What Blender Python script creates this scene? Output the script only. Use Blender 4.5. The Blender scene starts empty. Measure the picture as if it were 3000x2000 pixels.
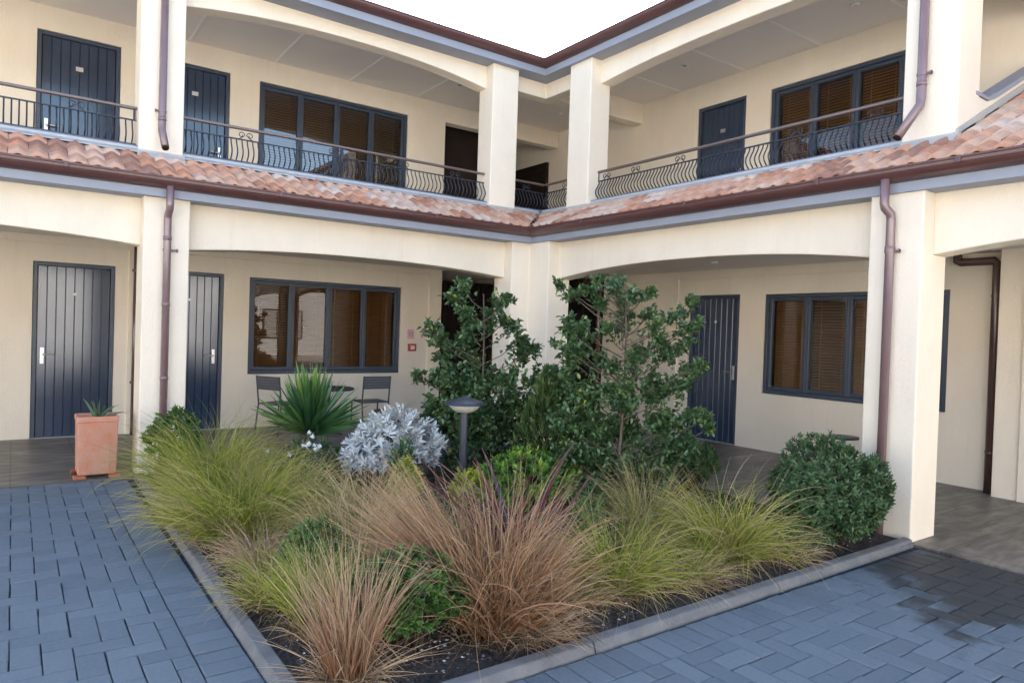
import bpy, bmesh, math, random
import numpy as np
from mathutils import Vector, Matrix

random.seed(7)
RNG = np.random.default_rng(11)
R = math.radians
scene = bpy.context.scene
col = scene.collection

# ------------------------------------------------------------------ camera
cam = bpy.data.cameras.new("camera")
cam.sensor_width = 36.0
cam.lens = 24.49
cam.clip_start = 0.05
cam.clip_end = 1000
cam_o = bpy.data.objects.new("camera", cam)
col.objects.link(cam_o)
M3 = Matrix(((0.81289255, -0.01768398, -0.58214515),
             (-0.5814823, 0.0318629, -0.81293486),
             (0.03292475, 0.9993358, 0.01561819)))
cam_o.matrix_world = Matrix.Translation((0, 0, 1.6)) @ M3.to_4x4()
scene.camera = cam_o

# ------------------------------------------------------------------ sky, sun, exposure
SUN_EL, SUN_AZ = 30.0, 38.0          # elevation, compass direction the light comes from
world = bpy.data.worlds.new("World")
scene.world = world
world.use_nodes = True
wn = world.node_tree
wn.nodes.clear()
w_out = wn.nodes.new("ShaderNodeOutputWorld")
w_bg = wn.nodes.new("ShaderNodeBackground")
w_sky = wn.nodes.new("ShaderNodeTexSky")
w_sky.sky_type = 'NISHITA'
w_sky.sun_disc = False
w_sky.sun_elevation = R(SUN_EL)
w_sky.sun_rotation = R(SUN_AZ)
w_sky.air_density = 1.0
w_sky.dust_density = 1.2
w_sky.ozone_density = 1.0
w_bg.inputs[1].default_value = 0.15
wn.links.new(w_sky.outputs[0], w_bg.inputs[0])
wn.links.new(w_bg.outputs[0], w_out.inputs[0])
sun = bpy.data.lights.new("sun", 'SUN')
sun.energy = 5.0
sun.angle = R(0.5)
sun.color = (1.0, 0.96, 0.90)
sun_o = bpy.data.objects.new("sun", sun)
col.objects.link(sun_o)
sd = Vector((math.sin(R(SUN_AZ)) * math.cos(R(SUN_EL)), math.cos(R(SUN_AZ)) * math.cos(R(SUN_EL)), math.sin(R(SUN_EL))))
sun_o.rotation_euler = sd.to_track_quat('Z', 'Y').to_euler()
scene.view_settings.view_transform = 'Standard'
scene.view_settings.look = 'None'
scene.view_settings.exposure = 2.2
scene.view_settings.gamma = 1.0
scene.cycles.max_bounces = 8
scene.cycles.diffuse_bounces = 5
scene.cycles.transparent_max_bounces = 12

# ------------------------------------------------------------------ materials
def mat(name, color, rough=0.6, spec=0.5, metal=0.0, var=0.0, vscale=3.0, bump=0.0, bscale=60.0, color2=None, stretch=None, coat=0.0):
    m = bpy.data.materials.new(name)
    m.use_nodes = True
    nt = m.node_tree
    b = nt.nodes["Principled BSDF"]
    b.inputs["Base Color"].default_value = (*color, 1)
    b.inputs["Roughness"].default_value = rough
    b.inputs["Metallic"].default_value = metal
    b.inputs["Specular IOR Level"].default_value = spec
    if coat:
        b.inputs["Coat Weight"].default_value = coat
        b.inputs["Coat Roughness"].default_value = 0.12
    tc = nt.nodes.new("ShaderNodeTexCoord")
    vec = tc.outputs["Object"]
    if stretch:
        mp = nt.nodes.new("ShaderNodeMapping")
        mp.inputs["Scale"].default_value = stretch
        nt.links.new(vec, mp.inputs[0])
        vec = mp.outputs[0]
    if var or color2:
        nz = nt.nodes.new("ShaderNodeTexNoise")
        nz.inputs["Scale"].default_value = vscale
        nz.inputs["Detail"].default_value = 6
        nz.inputs["Roughness"].default_value = 0.65
        nt.links.new(vec, nz.inputs["Vector"])
        rp = nt.nodes.new("ShaderNodeValToRGB")
        c2 = color2 if color2 else tuple(c * (1 - var) for c in color)
        c1 = color if color2 else tuple(min(1, c * (1 + var)) for c in color)
        rp.color_ramp.elements[0].position = 0.33
        rp.color_ramp.elements[1].position = 0.67
        rp.color_ramp.elements[0].color = (*c2, 1)
        rp.color_ramp.elements[1].color = (*c1, 1)
        nt.links.new(nz.outputs["Fac"], rp.inputs[0])
        nt.links.new(rp.outputs[0], b.inputs["Base Color"])
    if bump:
        nb = nt.nodes.new("ShaderNodeTexNoise")
        nb.inputs["Scale"].default_value = bscale
        nb.inputs["Detail"].default_value = 4
        nt.links.new(vec, nb.inputs["Vector"])
        bp = nt.nodes.new("ShaderNodeBump")
        bp.inputs["Strength"].default_value = bump
        bp.inputs["Distance"].default_value = 0.01
        nt.links.new(nb.outputs["Fac"], bp.inputs["Height"])
        nt.links.new(bp.outputs[0], b.inputs["Normal"])
    return m

def island_ramp(m, stops, noise=0.0, nscale=20.0):
    """base colour picked per loose piece (each paver, tile ...), broken up by noise"""
    nt = m.node_tree
    b = nt.nodes["Principled BSDF"]
    g = nt.nodes.new("ShaderNodeNewGeometry")
    rp = nt.nodes.new("ShaderNodeValToRGB")
    while len(rp.color_ramp.elements) < len(stops):
        rp.color_ramp.elements.new(0.5)
    for e, (p, c) in zip(rp.color_ramp.elements, stops):
        e.position = p
        e.color = (*c, 1)
    src = g.outputs["Random Per Island"]
    if noise:
        tc = nt.nodes.new("ShaderNodeTexCoord")
        nz = nt.nodes.new("ShaderNodeTexNoise")
        nz.inputs["Scale"].default_value = nscale
        nz.inputs["Detail"].default_value = 5
        nz.inputs["Roughness"].default_value = 0.7
        nt.links.new(tc.outputs["Object"], nz.inputs["Vector"])
        ms = nt.nodes.new("ShaderNodeMath"); ms.operation = 'SUBTRACT'; ms.inputs[1].default_value = 0.5
        nt.links.new(nz.outputs["Fac"], ms.inputs[0])
        ml = nt.nodes.new("ShaderNodeMath"); ml.operation = 'MULTIPLY_ADD'; ml.inputs[1].default_value = noise
        nt.links.new(ms.outputs[0], ml.inputs[0])
        nt.links.new(src, ml.inputs[2])
        src = ml.outputs[0]
    nt.links.new(src, rp.inputs[0])
    nt.links.new(rp.outputs[0], b.inputs["Base Color"])
    return m, rp

def plant_mat(name, stops, rough=0.5, along=None, trans=0.3, spec=0.4):
    """leaf colour: random per leaf through 'r'; optional colour change from blade base to tip through 't'"""
    m = bpy.data.materials.new(name)
    m.use_nodes = True
    nt = m.node_tree
    b = nt.nodes["Principled BSDF"]
    out = nt.nodes["Material Output"]
    b.inputs["Roughness"].default_value = rough
    b.inputs["Specular IOR Level"].default_value = spec
    a = nt.nodes.new("ShaderNodeAttribute"); a.attribute_name = "r"
    rp = nt.nodes.new("ShaderNodeValToRGB")
    while len(rp.color_ramp.elements) < len(stops):
        rp.color_ramp.elements.new(0.5)
    for e, (p, c) in zip(rp.color_ramp.elements, stops):
        e.position = p; e.color = (*c, 1)
    nt.links.new(a.outputs["Fac"], rp.inputs[0])
    colr = rp.outputs[0]
    if along:
        at = nt.nodes.new("ShaderNodeAttribute"); at.attribute_name = "t"
        r2 = nt.nodes.new("ShaderNodeValToRGB")
        while len(r2.color_ramp.elements) < len(along):
            r2.color_ramp.elements.new(0.5)
        for e, (p, c, f) in zip(r2.color_ramp.elements, along):
            e.position = p; e.color = (*c, f)
        nt.links.new(at.outputs["Fac"], r2.inputs[0])
        mx = nt.nodes.new("ShaderNodeMix"); mx.data_type = 'RGBA'
        nt.links.new(r2.outputs["Alpha"], mx.inputs[0])
        nt.links.new(colr, mx.inputs[6])
        nt.links.new(r2.outputs["Color"], mx.inputs[7])
        colr = mx.outputs[2]
    nt.links.new(colr, b.inputs["Base Color"])
    if trans:
        tr = nt.nodes.new("ShaderNodeBsdfTranslucent")
        nt.links.new(colr, tr.inputs[0])
        ms = nt.nodes.new("ShaderNodeMixShader")
        ms.inputs[0].default_value = trans
        nt.links.new(b.outputs[0], ms.inputs[1])
        nt.links.new(tr.outputs[0], ms.inputs[2])
        nt.links.new(ms.outputs[0], out.inputs[0])
    return m

CREAM = (0.83, 0.73, 0.58)
M_STUCCO = mat("cream_stucco", CREAM, 0.85, 0.2, var=0.045, vscale=1.5, bump=0.5, bscale=55, stretch=(1, 1, 0.55))
def streaks(m, amount):
    nt = m.node_tree; b = nt.nodes["Principled BSDF"]; src = b.inputs["Base Color"].links[0].from_socket
    tc = nt.nodes.new("ShaderNodeTexCoord"); mp = nt.nodes.new("ShaderNodeMapping"); mp.inputs["Scale"].default_value = (7, 7, 0.35)
    nt.links.new(tc.outputs["Object"], mp.inputs[0])
    nz = nt.nodes.new("ShaderNodeTexNoise"); nz.inputs["Scale"].default_value = 1.6; nz.inputs["Detail"].default_value = 7; nz.inputs["Roughness"].default_value = 0.7
    nt.links.new(mp.outputs[0], nz.inputs["Vector"])
    rp = nt.nodes.new("ShaderNodeValToRGB"); rp.color_ramp.elements[0].position = 0.56; rp.color_ramp.elements[1].position = 0.80
    rp.color_ramp.elements[0].color = (1, 1, 1, 1); rp.color_ramp.elements[1].color = (1 - amount, 1 - amount * 1.1, 1 - amount * 1.25, 1)
    nt.links.new(nz.outputs["Fac"], rp.inputs[0])
    mx = nt.nodes.new("ShaderNodeMix"); mx.data_type = 'RGBA'; mx.blend_type = 'MULTIPLY'; mx.inputs[0].default_value = 1
    nt.links.new(src, mx.inputs[6]); nt.links.new(rp.outputs[0], mx.inputs[7]); nt.links.new(mx.outputs[2], b.inputs["Base Color"])
streaks(M_STUCCO, 0.09)
M_CEIL = mat("soffit_paint", (0.82, 0.75, 0.67), 0.8, 0.2, var=0.02, vscale=1.0)
M_NAVY = mat("navy_frame_paint", (0.048, 0.064, 0.092), 0.35, 0.5)
M_DOOR = mat("navy_door_paint", (0.024, 0.043, 0.080), 0.17, 1.0, var=0.06, vscale=8)
M_FASCIA = mat("slate_blue_fascia_paint", (0.29, 0.31, 0.36), 0.55, 0.4, var=0.03, vscale=2)
M_GUTTER = mat("brown_gutter_metal", (0.105, 0.046, 0.042), 0.32, 0.6, var=0.08, vscale=4)
M_PIPE = mat("brown_pipe_metal", (0.20, 0.125, 0.125), 0.25, 0.9, var=0.06, vscale=6)
M_PIPEDK = mat("dark_brown_pipe", (0.10, 0.052, 0.042), 0.25, 0.9, var=0.06, vscale=6)
M_IRON = mat("black_iron", (0.022, 0.026, 0.036), 0.4, 0.5)
M_RAIL = mat("brown_handrail_metal", (0.17, 0.12, 0.10), 0.28, 0.8, metal=0.3)
M_STEEL = mat("brushed_steel", (0.72, 0.72, 0.72), 0.3, 0.5, metal=0.9)
M_FLASH = mat("pale_metal_flashing", (0.42, 0.415, 0.40), 0.45, 0.5, var=0.06, vscale=8)
M_PLINTH = mat("slate_plinth_paint", (0.12, 0.145, 0.20), 0.5, 0.4)
M_BLIND = mat("timber_blind", (0.24, 0.105, 0.032), 0.45, 0.4, var=0.25, vscale=5, stretch=(1, 1, 12))
M_DARK = mat("dark_interior", (0.030, 0.020, 0.014), 0.9, 0.1)
M_TIMBER_SHADE = mat("dark_timber_and_shade", (0.022, 0.013, 0.010), 0.6, 0.3, var=0.3, vscale=6)  # stained timber, reused as painted shade in the unlit passages
M_BOWL = mat("frosted_lamp_bowl", (0.55, 0.53, 0.48), 0.35, 0.5)
M_LAMP = mat("charcoal_lamp_metal", (0.024, 0.030, 0.044), 0.35, 0.6)
M_WHITE = mat("white_fitting", (0.8, 0.8, 0.78), 0.4, 0.4)
M_PINK = mat("faded_pink_notice", (0.72, 0.42, 0.50), 0.5, 0.4, var=0.1, vscale=30)
M_RED = mat("red_call_point", (0.42, 0.06, 0.05), 0.4, 0.5)
M_PALEG = mat("pale_notice_glass", (0.70, 0.55, 0.52), 0.3, 0.5)
M_CHAIR = mat("charcoal_chair_metal", (0.055, 0.058, 0.068), 0.45, 0.4)
M_CHAIRB = mat("charcoal_chair_slats", (0.085, 0.088, 0.10), 0.5, 0.4, var=0.15, vscale=10, stretch=(1, 1, 20))
M_POT = mat("brown_glazed_pot", (0.075, 0.040, 0.030), 0.35, 0.5, var=0.2, vscale=10)
M_TERRA = mat("weathered_terracotta", (0.58, 0.235, 0.13), 0.85, 0.2, color2=(0.60, 0.33, 0.24), vscale=7, bump=0.3, bscale=60)
M_TERRA_D = mat("plain_terracotta", (0.45, 0.16, 0.09), 0.85, 0.2, var=0.1, vscale=10)
M_SOIL = mat("bark_mulch", (0.026, 0.021, 0.019), 0.95, 0.2, color2=(0.085, 0.070, 0.060), vscale=45, bump=1.0, bscale=70)
M_KERB = mat("grey_concrete_kerb", (0.205, 0.198, 0.190), 0.8, 0.3, color2=(0.125, 0.130, 0.137), vscale=5, bump=0.4, bscale=120)
M_GROUND = mat("concrete_ground", (0.56, 0.525, 0.475), 0.9, 0.2, var=0.1, vscale=0.8)  # kept pale so the unseen ground bounces sun into the walkways
M_JOINT = mat("joint_sand", (0.045, 0.052, 0.06), 0.95, 0.1, var=0.3, vscale=20)
M_BARK = mat("grey_bark", (0.13, 0.10, 0.075), 0.9, 0.2, var=0.3, vscale=20)
M_TWIG = mat("dark_twig", (0.075, 0.055, 0.035), 0.9, 0.2)
M_ROOF2 = mat("far_roof_tile", (0.30, 0.15, 0.10), 0.85, 0.2, var=0.2, vscale=8)

# glass: mirror-like reflection by angle over a clear pane
def glass(name, ior):
    m = bpy.data.materials.new(name); m.use_nodes = True
    n_ = m.node_tree; n_.nodes.clear()
    o_ = n_.nodes.new("ShaderNodeOutputMaterial"); mx = n_.nodes.new("ShaderNodeMixShader")
    t_ = n_.nodes.new("ShaderNodeBsdfTransparent"); g_ = n_.nodes.new("ShaderNodeBsdfGlossy"); f_ = n_.nodes.new("ShaderNodeFresnel")
    t_.inputs[0].default_value = (0.86, 0.88, 0.88, 1)
    g_.inputs["Roughness"].default_value = 0.01
    f_.inputs[0].default_value = ior
    n_.links.new(f_.outputs[0], mx.inputs[0]); n_.links.new(t_.outputs[0], mx.inputs[1]); n_.links.new(g_.outputs[0], mx.inputs[2]); n_.links.new(mx.outputs[0], o_.inputs[0])
    return m
M_GLASS = {'L': glass("boosted_reflection_glass", 2.45), 'R': glass("plain_glass", 1.5)}  # same glass; upper left index raised to strengthen the sky reflection

# roof tiles: terracotta with pale lichen bloom
M_TILE = mat("terracotta_roof_tile", (0.4, 0.2, 0.14), 0.8, 0.25, bump=0.3, bscale=70)
island_ramp(M_TILE, [(0.0, (0.30, 0.165, 0.12)), (0.25, (0.50, 0.24, 0.145)), (0.5, (0.56, 0.31, 0.20)), (0.75, (0.56, 0.37, 0.27)), (1.0, (0.60, 0.48, 0.39))], noise=1.15, nscale=11)

# pavers: blue-grey concrete, each its own tone, with a wet stain by the walkway
M_PAVER = mat("blue_grey_paver", (0.13, 0.15, 0.18), 0.75, 0.3, bump=0.5, bscale=140)
_m, _rp = island_ramp(M_PAVER, [(0.0, (0.128, 0.156, 0.176)), (0.5, (0.144, 0.174, 0.196)), (1.0, (0.162, 0.194, 0.216))], noise=2.2, nscale=42)
def paver_stain(m, rp):
    nt = m.node_tree; b = nt.nodes["Principled BSDF"]
    tc = nt.nodes.new("ShaderNodeTexCoord")
    sx = nt.nodes.new("ShaderNodeSeparateXYZ"); nt.links.new(tc.outputs["Object"], sx.inputs[0])
    def math_(op, a, b_=None, c=None):
        n = nt.nodes.new("ShaderNodeMath"); n.operation = op
        for i, v in enumerate((a, b_, c)):
            if v is None: continue
            if isinstance(v, (int, float)): n.inputs[i].default_value = v
            else: nt.links.new(v, n.inputs[i])
        return n.outputs[0]
    # signed distance to the line the water runs out to, from the walkway corner outwards
    d1 = math_('MULTIPLY_ADD', sx.outputs[0], 0.80, math_('MULTIPLY_ADD', sx.outputs[1], -0.60, -2.42))
    d2 = math_('MULTIPLY_ADD', sx.outputs[1], -1.0, 2.66)
    d3 = math_('MULTIPLY_ADD', sx.outputs[0], 0.35, math_('MULTIPLY_ADD', sx.outputs[1], 0.94, -3.02))
    dd = math_('MINIMUM', math_('MINIMUM', d1, d2), d3)
    nz = nt.nodes.new("ShaderNodeTexNoise"); nz.inputs["Scale"].default_value = 4.5; nz.inputs["Detail"].default_value = 7; nz.inputs["Roughness"].default_value = 0.7
    nt.links.new(tc.outputs["Object"], nz.inputs["Vector"])
    g = nt.nodes.new("ShaderNodeNewGeometry")
    e = math_('ADD', dd, math_('MULTIPLY', math_('SUBTRACT', nz.outputs["Fac"], 0.5), 1.0))
    e = math_('ADD', e, math_('MULTIPLY', math_('SUBTRACT', g.outputs["Random Per Island"], 0.62), 0.30))
    k = nt.nodes.new("ShaderNodeMapRange"); k.inputs["From Min"].default_value = -0.10; k.inputs["From Max"].default_value = 0.16
    nt.links.new(e, k.inputs["Value"])
    mx = nt.nodes.new("ShaderNodeMix"); mx.data_type = 'RGBA'; mx.blend_type = 'MULTIPLY'
    nt.links.new(k.outputs[0], mx.inputs[0]); nt.links.new(rp.outputs[0], mx.inputs[6]); mx.inputs[7].default_value = (0.21, 0.215, 0.22, 1)
    nt.links.new(mx.outputs[2], b.inputs["Base Color"])
    r = nt.nodes.new("ShaderNodeMapRange"); r.inputs["To Min"].default_value = 0.75; r.inputs["To Max"].default_value = 0.5
    nt.links.new(k.outputs[0], r.inputs["Value"]); nt.links.new(r.outputs[0], b.inputs["Roughness"])
paver_stain(M_PAVER, _rp)

# walkway floor: streaked slate-look tiles
M_FLOOR = mat("slate_look_tile", (0.115, 0.105, 0.09), 0.42, 0.4, bump=0.25, bscale=25)
def floor_mat(m):
    nt = m.node_tree; b = nt.nodes["Principled BSDF"]
    tc = nt.nodes.new("ShaderNodeTexCoord")
    mp = nt.nodes.new("ShaderNodeMapping"); mp.inputs["Scale"].default_value = (1.2, 4.5, 1); mp.inputs["Rotation"].default_value = (0, 0, 0.35)
    nt.links.new(tc.outputs["Object"], mp.inputs[0])
    nz = nt.nodes.new("ShaderNodeTexNoise"); nz.inputs["Scale"].default_value = 1.4; nz.inputs["Detail"].default_value = 7; nz.inputs["Distortion"].default_value = 1.2
    nt.links.new(mp.outputs[0], nz.inputs["Vector"])
    rp = nt.nodes.new("ShaderNodeValToRGB")
    rp.color_ramp.elements.new(0.5)
    for e, (p, c) in zip(rp.color_ramp.elements, [(0.32, (0.070, 0.066, 0.062)), (0.5, (0.155, 0.136, 0.114)), (0.68, (0.28, 0.24, 0.19))]):
        e.position = p; e.color = (*c, 1)
    nt.links.new(nz.outputs["Fac"], rp.inputs[0])
    br = nt.nodes.new("ShaderNodeTexBrick")
    br.inputs["Scale"].default_value = 1.0; br.offset = 0.0
    br.inputs["Brick Width"].default_value = 0.60; br.inputs["Row Height"].default_value = 0.60; br.inputs["Mortar Size"].default_value = 0.006
    br.inputs["Color1"].default_value = (1, 1, 1, 1); br.inputs["Color2"].default_value = (0.86, 0.88, 0.9, 1); br.inputs["Mortar"].default_value = (0.45, 0.45, 0.45, 1)
    nt.links.new(tc.outputs["Object"], br.inputs["Vector"])
    mx = nt.nodes.new("ShaderNodeMix"); mx.data_type = 'RGBA'; mx.blend_type = 'MULTIPLY'; mx.inputs[0].default_value = 1
    nt.links.new(rp.outputs[0], mx.inputs[6]); nt.links.new(br.outputs[0], mx.inputs[7])
    nt.links.new(mx.outputs[2], b.inputs["Base Color"])
floor_mat(M_FLOOR)

# ------------------------------------------------------------------ mesh helpers
class MB:
    def __init__(s): s.v = []; s.f = []
    def add(s, verts, faces):
        o = len(s.v); s.v += [tuple(map(float, p)) for p in verts]; s.f += [tuple(i + o for i in f) for f in faces]; return s
    def box(s, x0, x1, y0, y1, z0, z1):
        return s.add([(x0, y0, z0), (x1, y0, z0), (x1, y1, z0), (x0, y1, z0), (x0, y0, z1), (x1, y0, z1), (x1, y1, z1), (x0, y1, z1)],
                     [(0, 3, 2, 1), (4, 5, 6, 7), (0, 1, 5, 4), (1, 2, 6, 5), (2, 3, 7, 6), (3, 0, 4, 7)])
    def prism(s, poly, fn, a, b):
        n = len(poly)
        return s.add([fn(p[0], p[1], a) for p in poly] + [fn(p[0], p[1], b) for p in poly],
                     [tuple(range(n))[::-1], tuple(range(n, 2 * n))] + [(i, (i + 1) % n, n + (i + 1) % n, n + i) for i in range(n)])
    def tube(s, pts, r, n=8, cap=True, squash=None):
        pts = [Vector(p) for p in pts]
        rr = r if hasattr(r, '__len__') else [r] * len(pts)
        vs = []; up = None
        for i, p in enumerate(pts):
            d = (pts[min(i + 1, len(pts) - 1)] - pts[max(i - 1, 0)])
            d = d.normalized() if d.length > 1e-9 else Vector((0, 0, 1))
            if up is None:
                up = Vector((0, 0, 1)) if abs(d.z) < 0.9 else Vector((1, 0, 0))
            a = d.cross(up).normalized(); b_ = a.cross(d).normalized(); up = b_
            for k in range(n):
                t = 2 * math.pi * k / n
                vs.append(p + a * (rr[i] * math.cos(t)) + b_ * (rr[i] * math.sin(t)))
        fs = [(i * n + k, i * n + (k + 1) % n, (i + 1) * n + (k + 1) % n, (i + 1) * n + k) for i in range(len(pts) - 1) for k in range(n)]
        if cap:
            fs += [tuple(range(n))[::-1], tuple(range((len(pts) - 1) * n, len(pts) * n))]
        return s.add(vs, fs)
    def lathe(s, prof, c, n=32):
        vs = [(c[0] + r * math.cos(2 * math.pi * k / n), c[1] + r * math.sin(2 * math.pi * k / n), c[2] + z) for r, z in prof for k in range(n)]
        fs = [(i * n + k, i * n + (k + 1) % n, (i + 1) * n + (k + 1) % n, (i + 1) * n + k) for i in range(len(prof) - 1) for k in range(n)]
        return s.add(vs, fs)
    def build(s, name, m, parent=None, smooth=False, bevel=0.0, recalc=True, seg=2):
        me = bpy.data.meshes.new(name)
        me.from_pydata(s.v, [], s.f)
        if recalc:
            bm = bmesh.new(); bm.from_mesh(me)
            bmesh.ops.recalc_face_normals(bm, faces=bm.faces[:])
            bm.to_mesh(me); bm.free()
        me.materials.append(m)
        if smooth: me.polygons.foreach_set("use_smooth", [True] * len(me.polygons))
        o = bpy.data.objects.new(name, me)
        col.objects.link(o)
        if parent is not None:
            attach(o, parent)
        if bevel:
            md = o.modifiers.new("bevel", 'BEVEL'); md.width = bevel; md.segments = seg; md.limit_method = 'ANGLE'; md.angle_limit = R(40)
        return o

def world_of(o):
    m = Matrix.Identity(4)
    while o is not None:
        m = o.matrix_basis.copy() @ m
        o = o.parent
    return m
def attach(o, parent):
    """parent a mesh built in world coordinates (parents here are only ever moved, never turned)"""
    w = world_of(parent).to_translation()
    o.parent = parent
    o.location = -w
def tag(o, label=None, cat=None, group=None, kind=None):
    if label: o["label"] = label
    if cat: o["category"] = cat
    if group: o["group"] = group
    if kind: o["kind"] = kind
    return o
def empty(name, loc, label=None, cat=None, group=None):
    o = bpy.data.objects.new(name, None); o.empty_display_size = 0.1
    col.objects.link(o); o.location = loc
    return tag(o, label, cat, group)
def copy_tree(o, delta, parent=None):
    c = o.copy(); col.objects.link(c)
    if parent is None: c.location = Vector(o.location) + Vector(delta)
    else: c.parent = parent
    for ch in [x for x in list(col.objects) if x.parent == o]:
        copy_tree(ch, delta, c)
    return c

# the two wings share their builders: s runs along the front, d goes into the building
FN = {'L': lambda s, d, z: (s, d, z), 'R': lambda s, d, z: (d, s, z)}
def wbox(mb, w, s0, s1, d0, d1, z0, z1):
    return mb.box(s0, s1, d0, d1, z0, z1) if w == 'L' else mb.box(d0, d1, s0, s1, z0, z1)
P = {'L': 7.85, 'R': 5.88}; BF = {'L': 8.03, 'R': 6.06}; BB = {'L': 8.27, 'R': 6.30}
UP = {'L': 8.30, 'R': 6.38}; UBF = {'L': 8.48, 'R': 6.56}; UBB = {'L': 8.70, 'R': 6.78}
WALL = {'L': 10.85, 'R': 8.75}
FAS = {'L': 7.765, 'R': 5.845}; UFAS = {'L': 8.20, 'R': 6.32}
RAILD = {'L': 8.47, 'R': 6.58}

# ------------------------------------------------------------------ the setting: ground, paving, floor, bed, kerb
mb = MB(); mb.add([(-300, -300, -0.035), (300, -300, -0.035), (300, 300, -0.035), (-300, 300, -0.035)], [(0, 1, 2, 3)])
tag(mb.build("ground", M_GROUND, recalc=False), kind="structure")
mb = MB(); mb.box(-8, 5.86, 0.1, 7.88, -0.03, -0.014)
tag(mb.build("paving_bed", M_JOINT), kind="structure")

PW = 0.1245
def paver(mb, x0, y0, nx, ny, rng):
    g = 0.0018 + rng.random() * 0.0018
    c = 0.004; dz = (rng.random() - 0.5) * 0.004; tx = (rng.random() - 0.5) * 0.003; ty = (rng.random() - 0.5) * 0.003
    jx = (rng.random() - 0.5) * 0.003; jy = (rng.random() - 0.5) * 0.003
    xa, xb, ya, yb = x0 + g + jx, x0 + nx - g + jx, y0 + g + jy, y0 + ny - g + jy
    vs = []
    for (e, z) in ((0, -0.02), (0, -c), (c, 0.0)):
        for (x, y, sx, sy) in ((xa + e, ya + e, -1, -1), (xb - e, ya + e, 1, -1), (xb - e, yb - e, 1, 1), (xa + e, yb - e, -1, 1)):
            vs.append((x, y, z + dz + sx * tx + sy * ty))
    fs = [(8, 9, 10, 11)]
    for l in (0, 4):
        fs += [(l + i, l + (i + 1) % 4, l + 4 + (i + 1) % 4, l + 4 + i) for i in range(4)]
    mb.add(vs, fs)
mb = MB(); rr = random.Random(3)
BX0, BY0 = 0.94, 2.53                       # outer foot of the kerbs
SX0, SY0 = 0.945 - 2 * PW + 0.03, 2.53 - 2 * PW + 0.02
def paving_zone(x0, x1, y0, y1):
    ni = int((x1 - x0) / PW) + 2; nj = int((y1 - y0) / PW) + 2
    for i in range(-1, ni):
        for j in range(-1, nj):
            k = (i + j) % 4
            if k == 0: a = (x0 + i * PW, y0 + j * PW, 2 * PW, PW)
            elif k == 2: a = (x0 + i * PW, y0 + j * PW, PW, 2 * PW)
            else: continue
            ax0, ay0 = max(a[0], x0), max(a[1], y0); ax1, ay1 = min(a[0] + a[2], x1), min(a[1] + a[3], y1)
            if ax1 - ax0 > 0.03 and ay1 - ay0 > 0.03:
                paver(mb, ax0, ay0, ax1 - ax0, ay1 - ay0, rr)
paving_zone(-3.6, SX0, 0.2, 7.86)
paving_zone(SX0, 5.845, 0.2, SY0)
y = SY0
while y < 7.86 - PW:                         # header course along the left kerb
    paver(mb, SX0, y, BX0 - SX0 + 0.004, PW, rr); y += PW
x = BX0
while x < 5.84 - PW:                         # header course along the right kerb
    paver(mb, x, SY0, PW, BY0 - SY0 + 0.004, rr); x += PW
tag(mb.build("paving", M_PAVER, recalc=False), kind="structure")

mb = MB()
mb.prism([(-8, 7.88), (5.86, 7.88), (5.86, -3), (8.78, -3), (8.78, 16), (-8, 16)], lambda a, b, z: (a, b, z), -0.03, 0.006)
tag(mb.build("walkway_floor", M_FLOOR), kind="structure")

# soil of the bed, gently mounded
nx, ny = 70, 74
gx = np.linspace(1.0, 5.87, nx); gy = np.linspace(2.59, 7.87, ny)
vs = []
for yv in gy:
    for xv in gx:
        edge = min(xv - 1.0, yv - 2.59, 5.87 - xv, 7.87 - yv)
        vs.append((xv, yv, 0.020 + 0.055 * min(1, edge / 0.5) + RNG.normal(0, 0.007)))
mb = MB(); mb.add(vs, [(j * nx + i, j * nx + i + 1, (j + 1) * nx + i + 1, (j + 1) * nx + i) for j in range(ny - 1) for i in range(nx - 1)])
tag(mb.build("garden_soil", M_SOIL, smooth=False, recalc=False), kind="structure")

# kerbs: rounded concrete strip with a sloping outer face
prof = [(0.0, -0.02), (0.0, 0.006), (0.016, 0.042), (0.024, 0.047), (0.078, 0.052), (0.086, 0.045), (0.086, -0.02)]
mb = MB()
for a0, a1 in ((2.53, 4.1), (4.108, 5.7), (5.708, 7.84)):
    mb.prism(prof, lambda p, q, t: (BX0 + p + 0.0125 * (t - 2.53), t, q), a0, a1)
for a0, a1 in ((BX0 + 0.13, 2.4), (2.408, 4.0), (4.008, 5.84)):
    mb.prism(prof, lambda p, q, t: (t, BY0 + p + 0.012 * (t - 0.94), q), a0, a1)
tag(mb.build("kerb", M_KERB, bevel=0.004), kind="structure")

# pale pebbles and chips scattered over the mulch
mb = MB(); rs = random.Random(5)
for i in range(900):
    if i < 700: px, py = rs.uniform(1.1, 2.9), rs.uniform(2.7, 3.5)
    else: px, py = rs.uniform(1.1, 5.6), rs.uniform(2.7, 4.0)
    s_ = rs.uniform(0.005, 0.013)
    base = [(1, 0, 0), (0, 1, 0), (-1, 0, 0), (0, -1, 0), (0, 0, 0.8), (0, 0, -0.6)]
    a = rs.random() * 6.28; ca, sa = math.cos(a), math.sin(a); q = rs.uniform(0.5, 1)
    vs = [(px + s_ * (ca * b[0] - sa * b[1] * q), py + s_ * (sa * b[0] + ca * b[1] * q), 0.026 + 0.055 * min(1, min(px - 1.0, py - 2.59) / 0.5) + s_ * b[2] * 0.7) for b in base]
    mb.add(vs, [(0, 1, 4), (1, 2, 4), (2, 3, 4), (3, 0, 4), (1, 0, 5), (2, 1, 5), (3, 2, 5), (0, 3, 5)])
M_PEB = mat("pebbles", (0.3, 0.3, 0.3), 0.8, 0.3)
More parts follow.
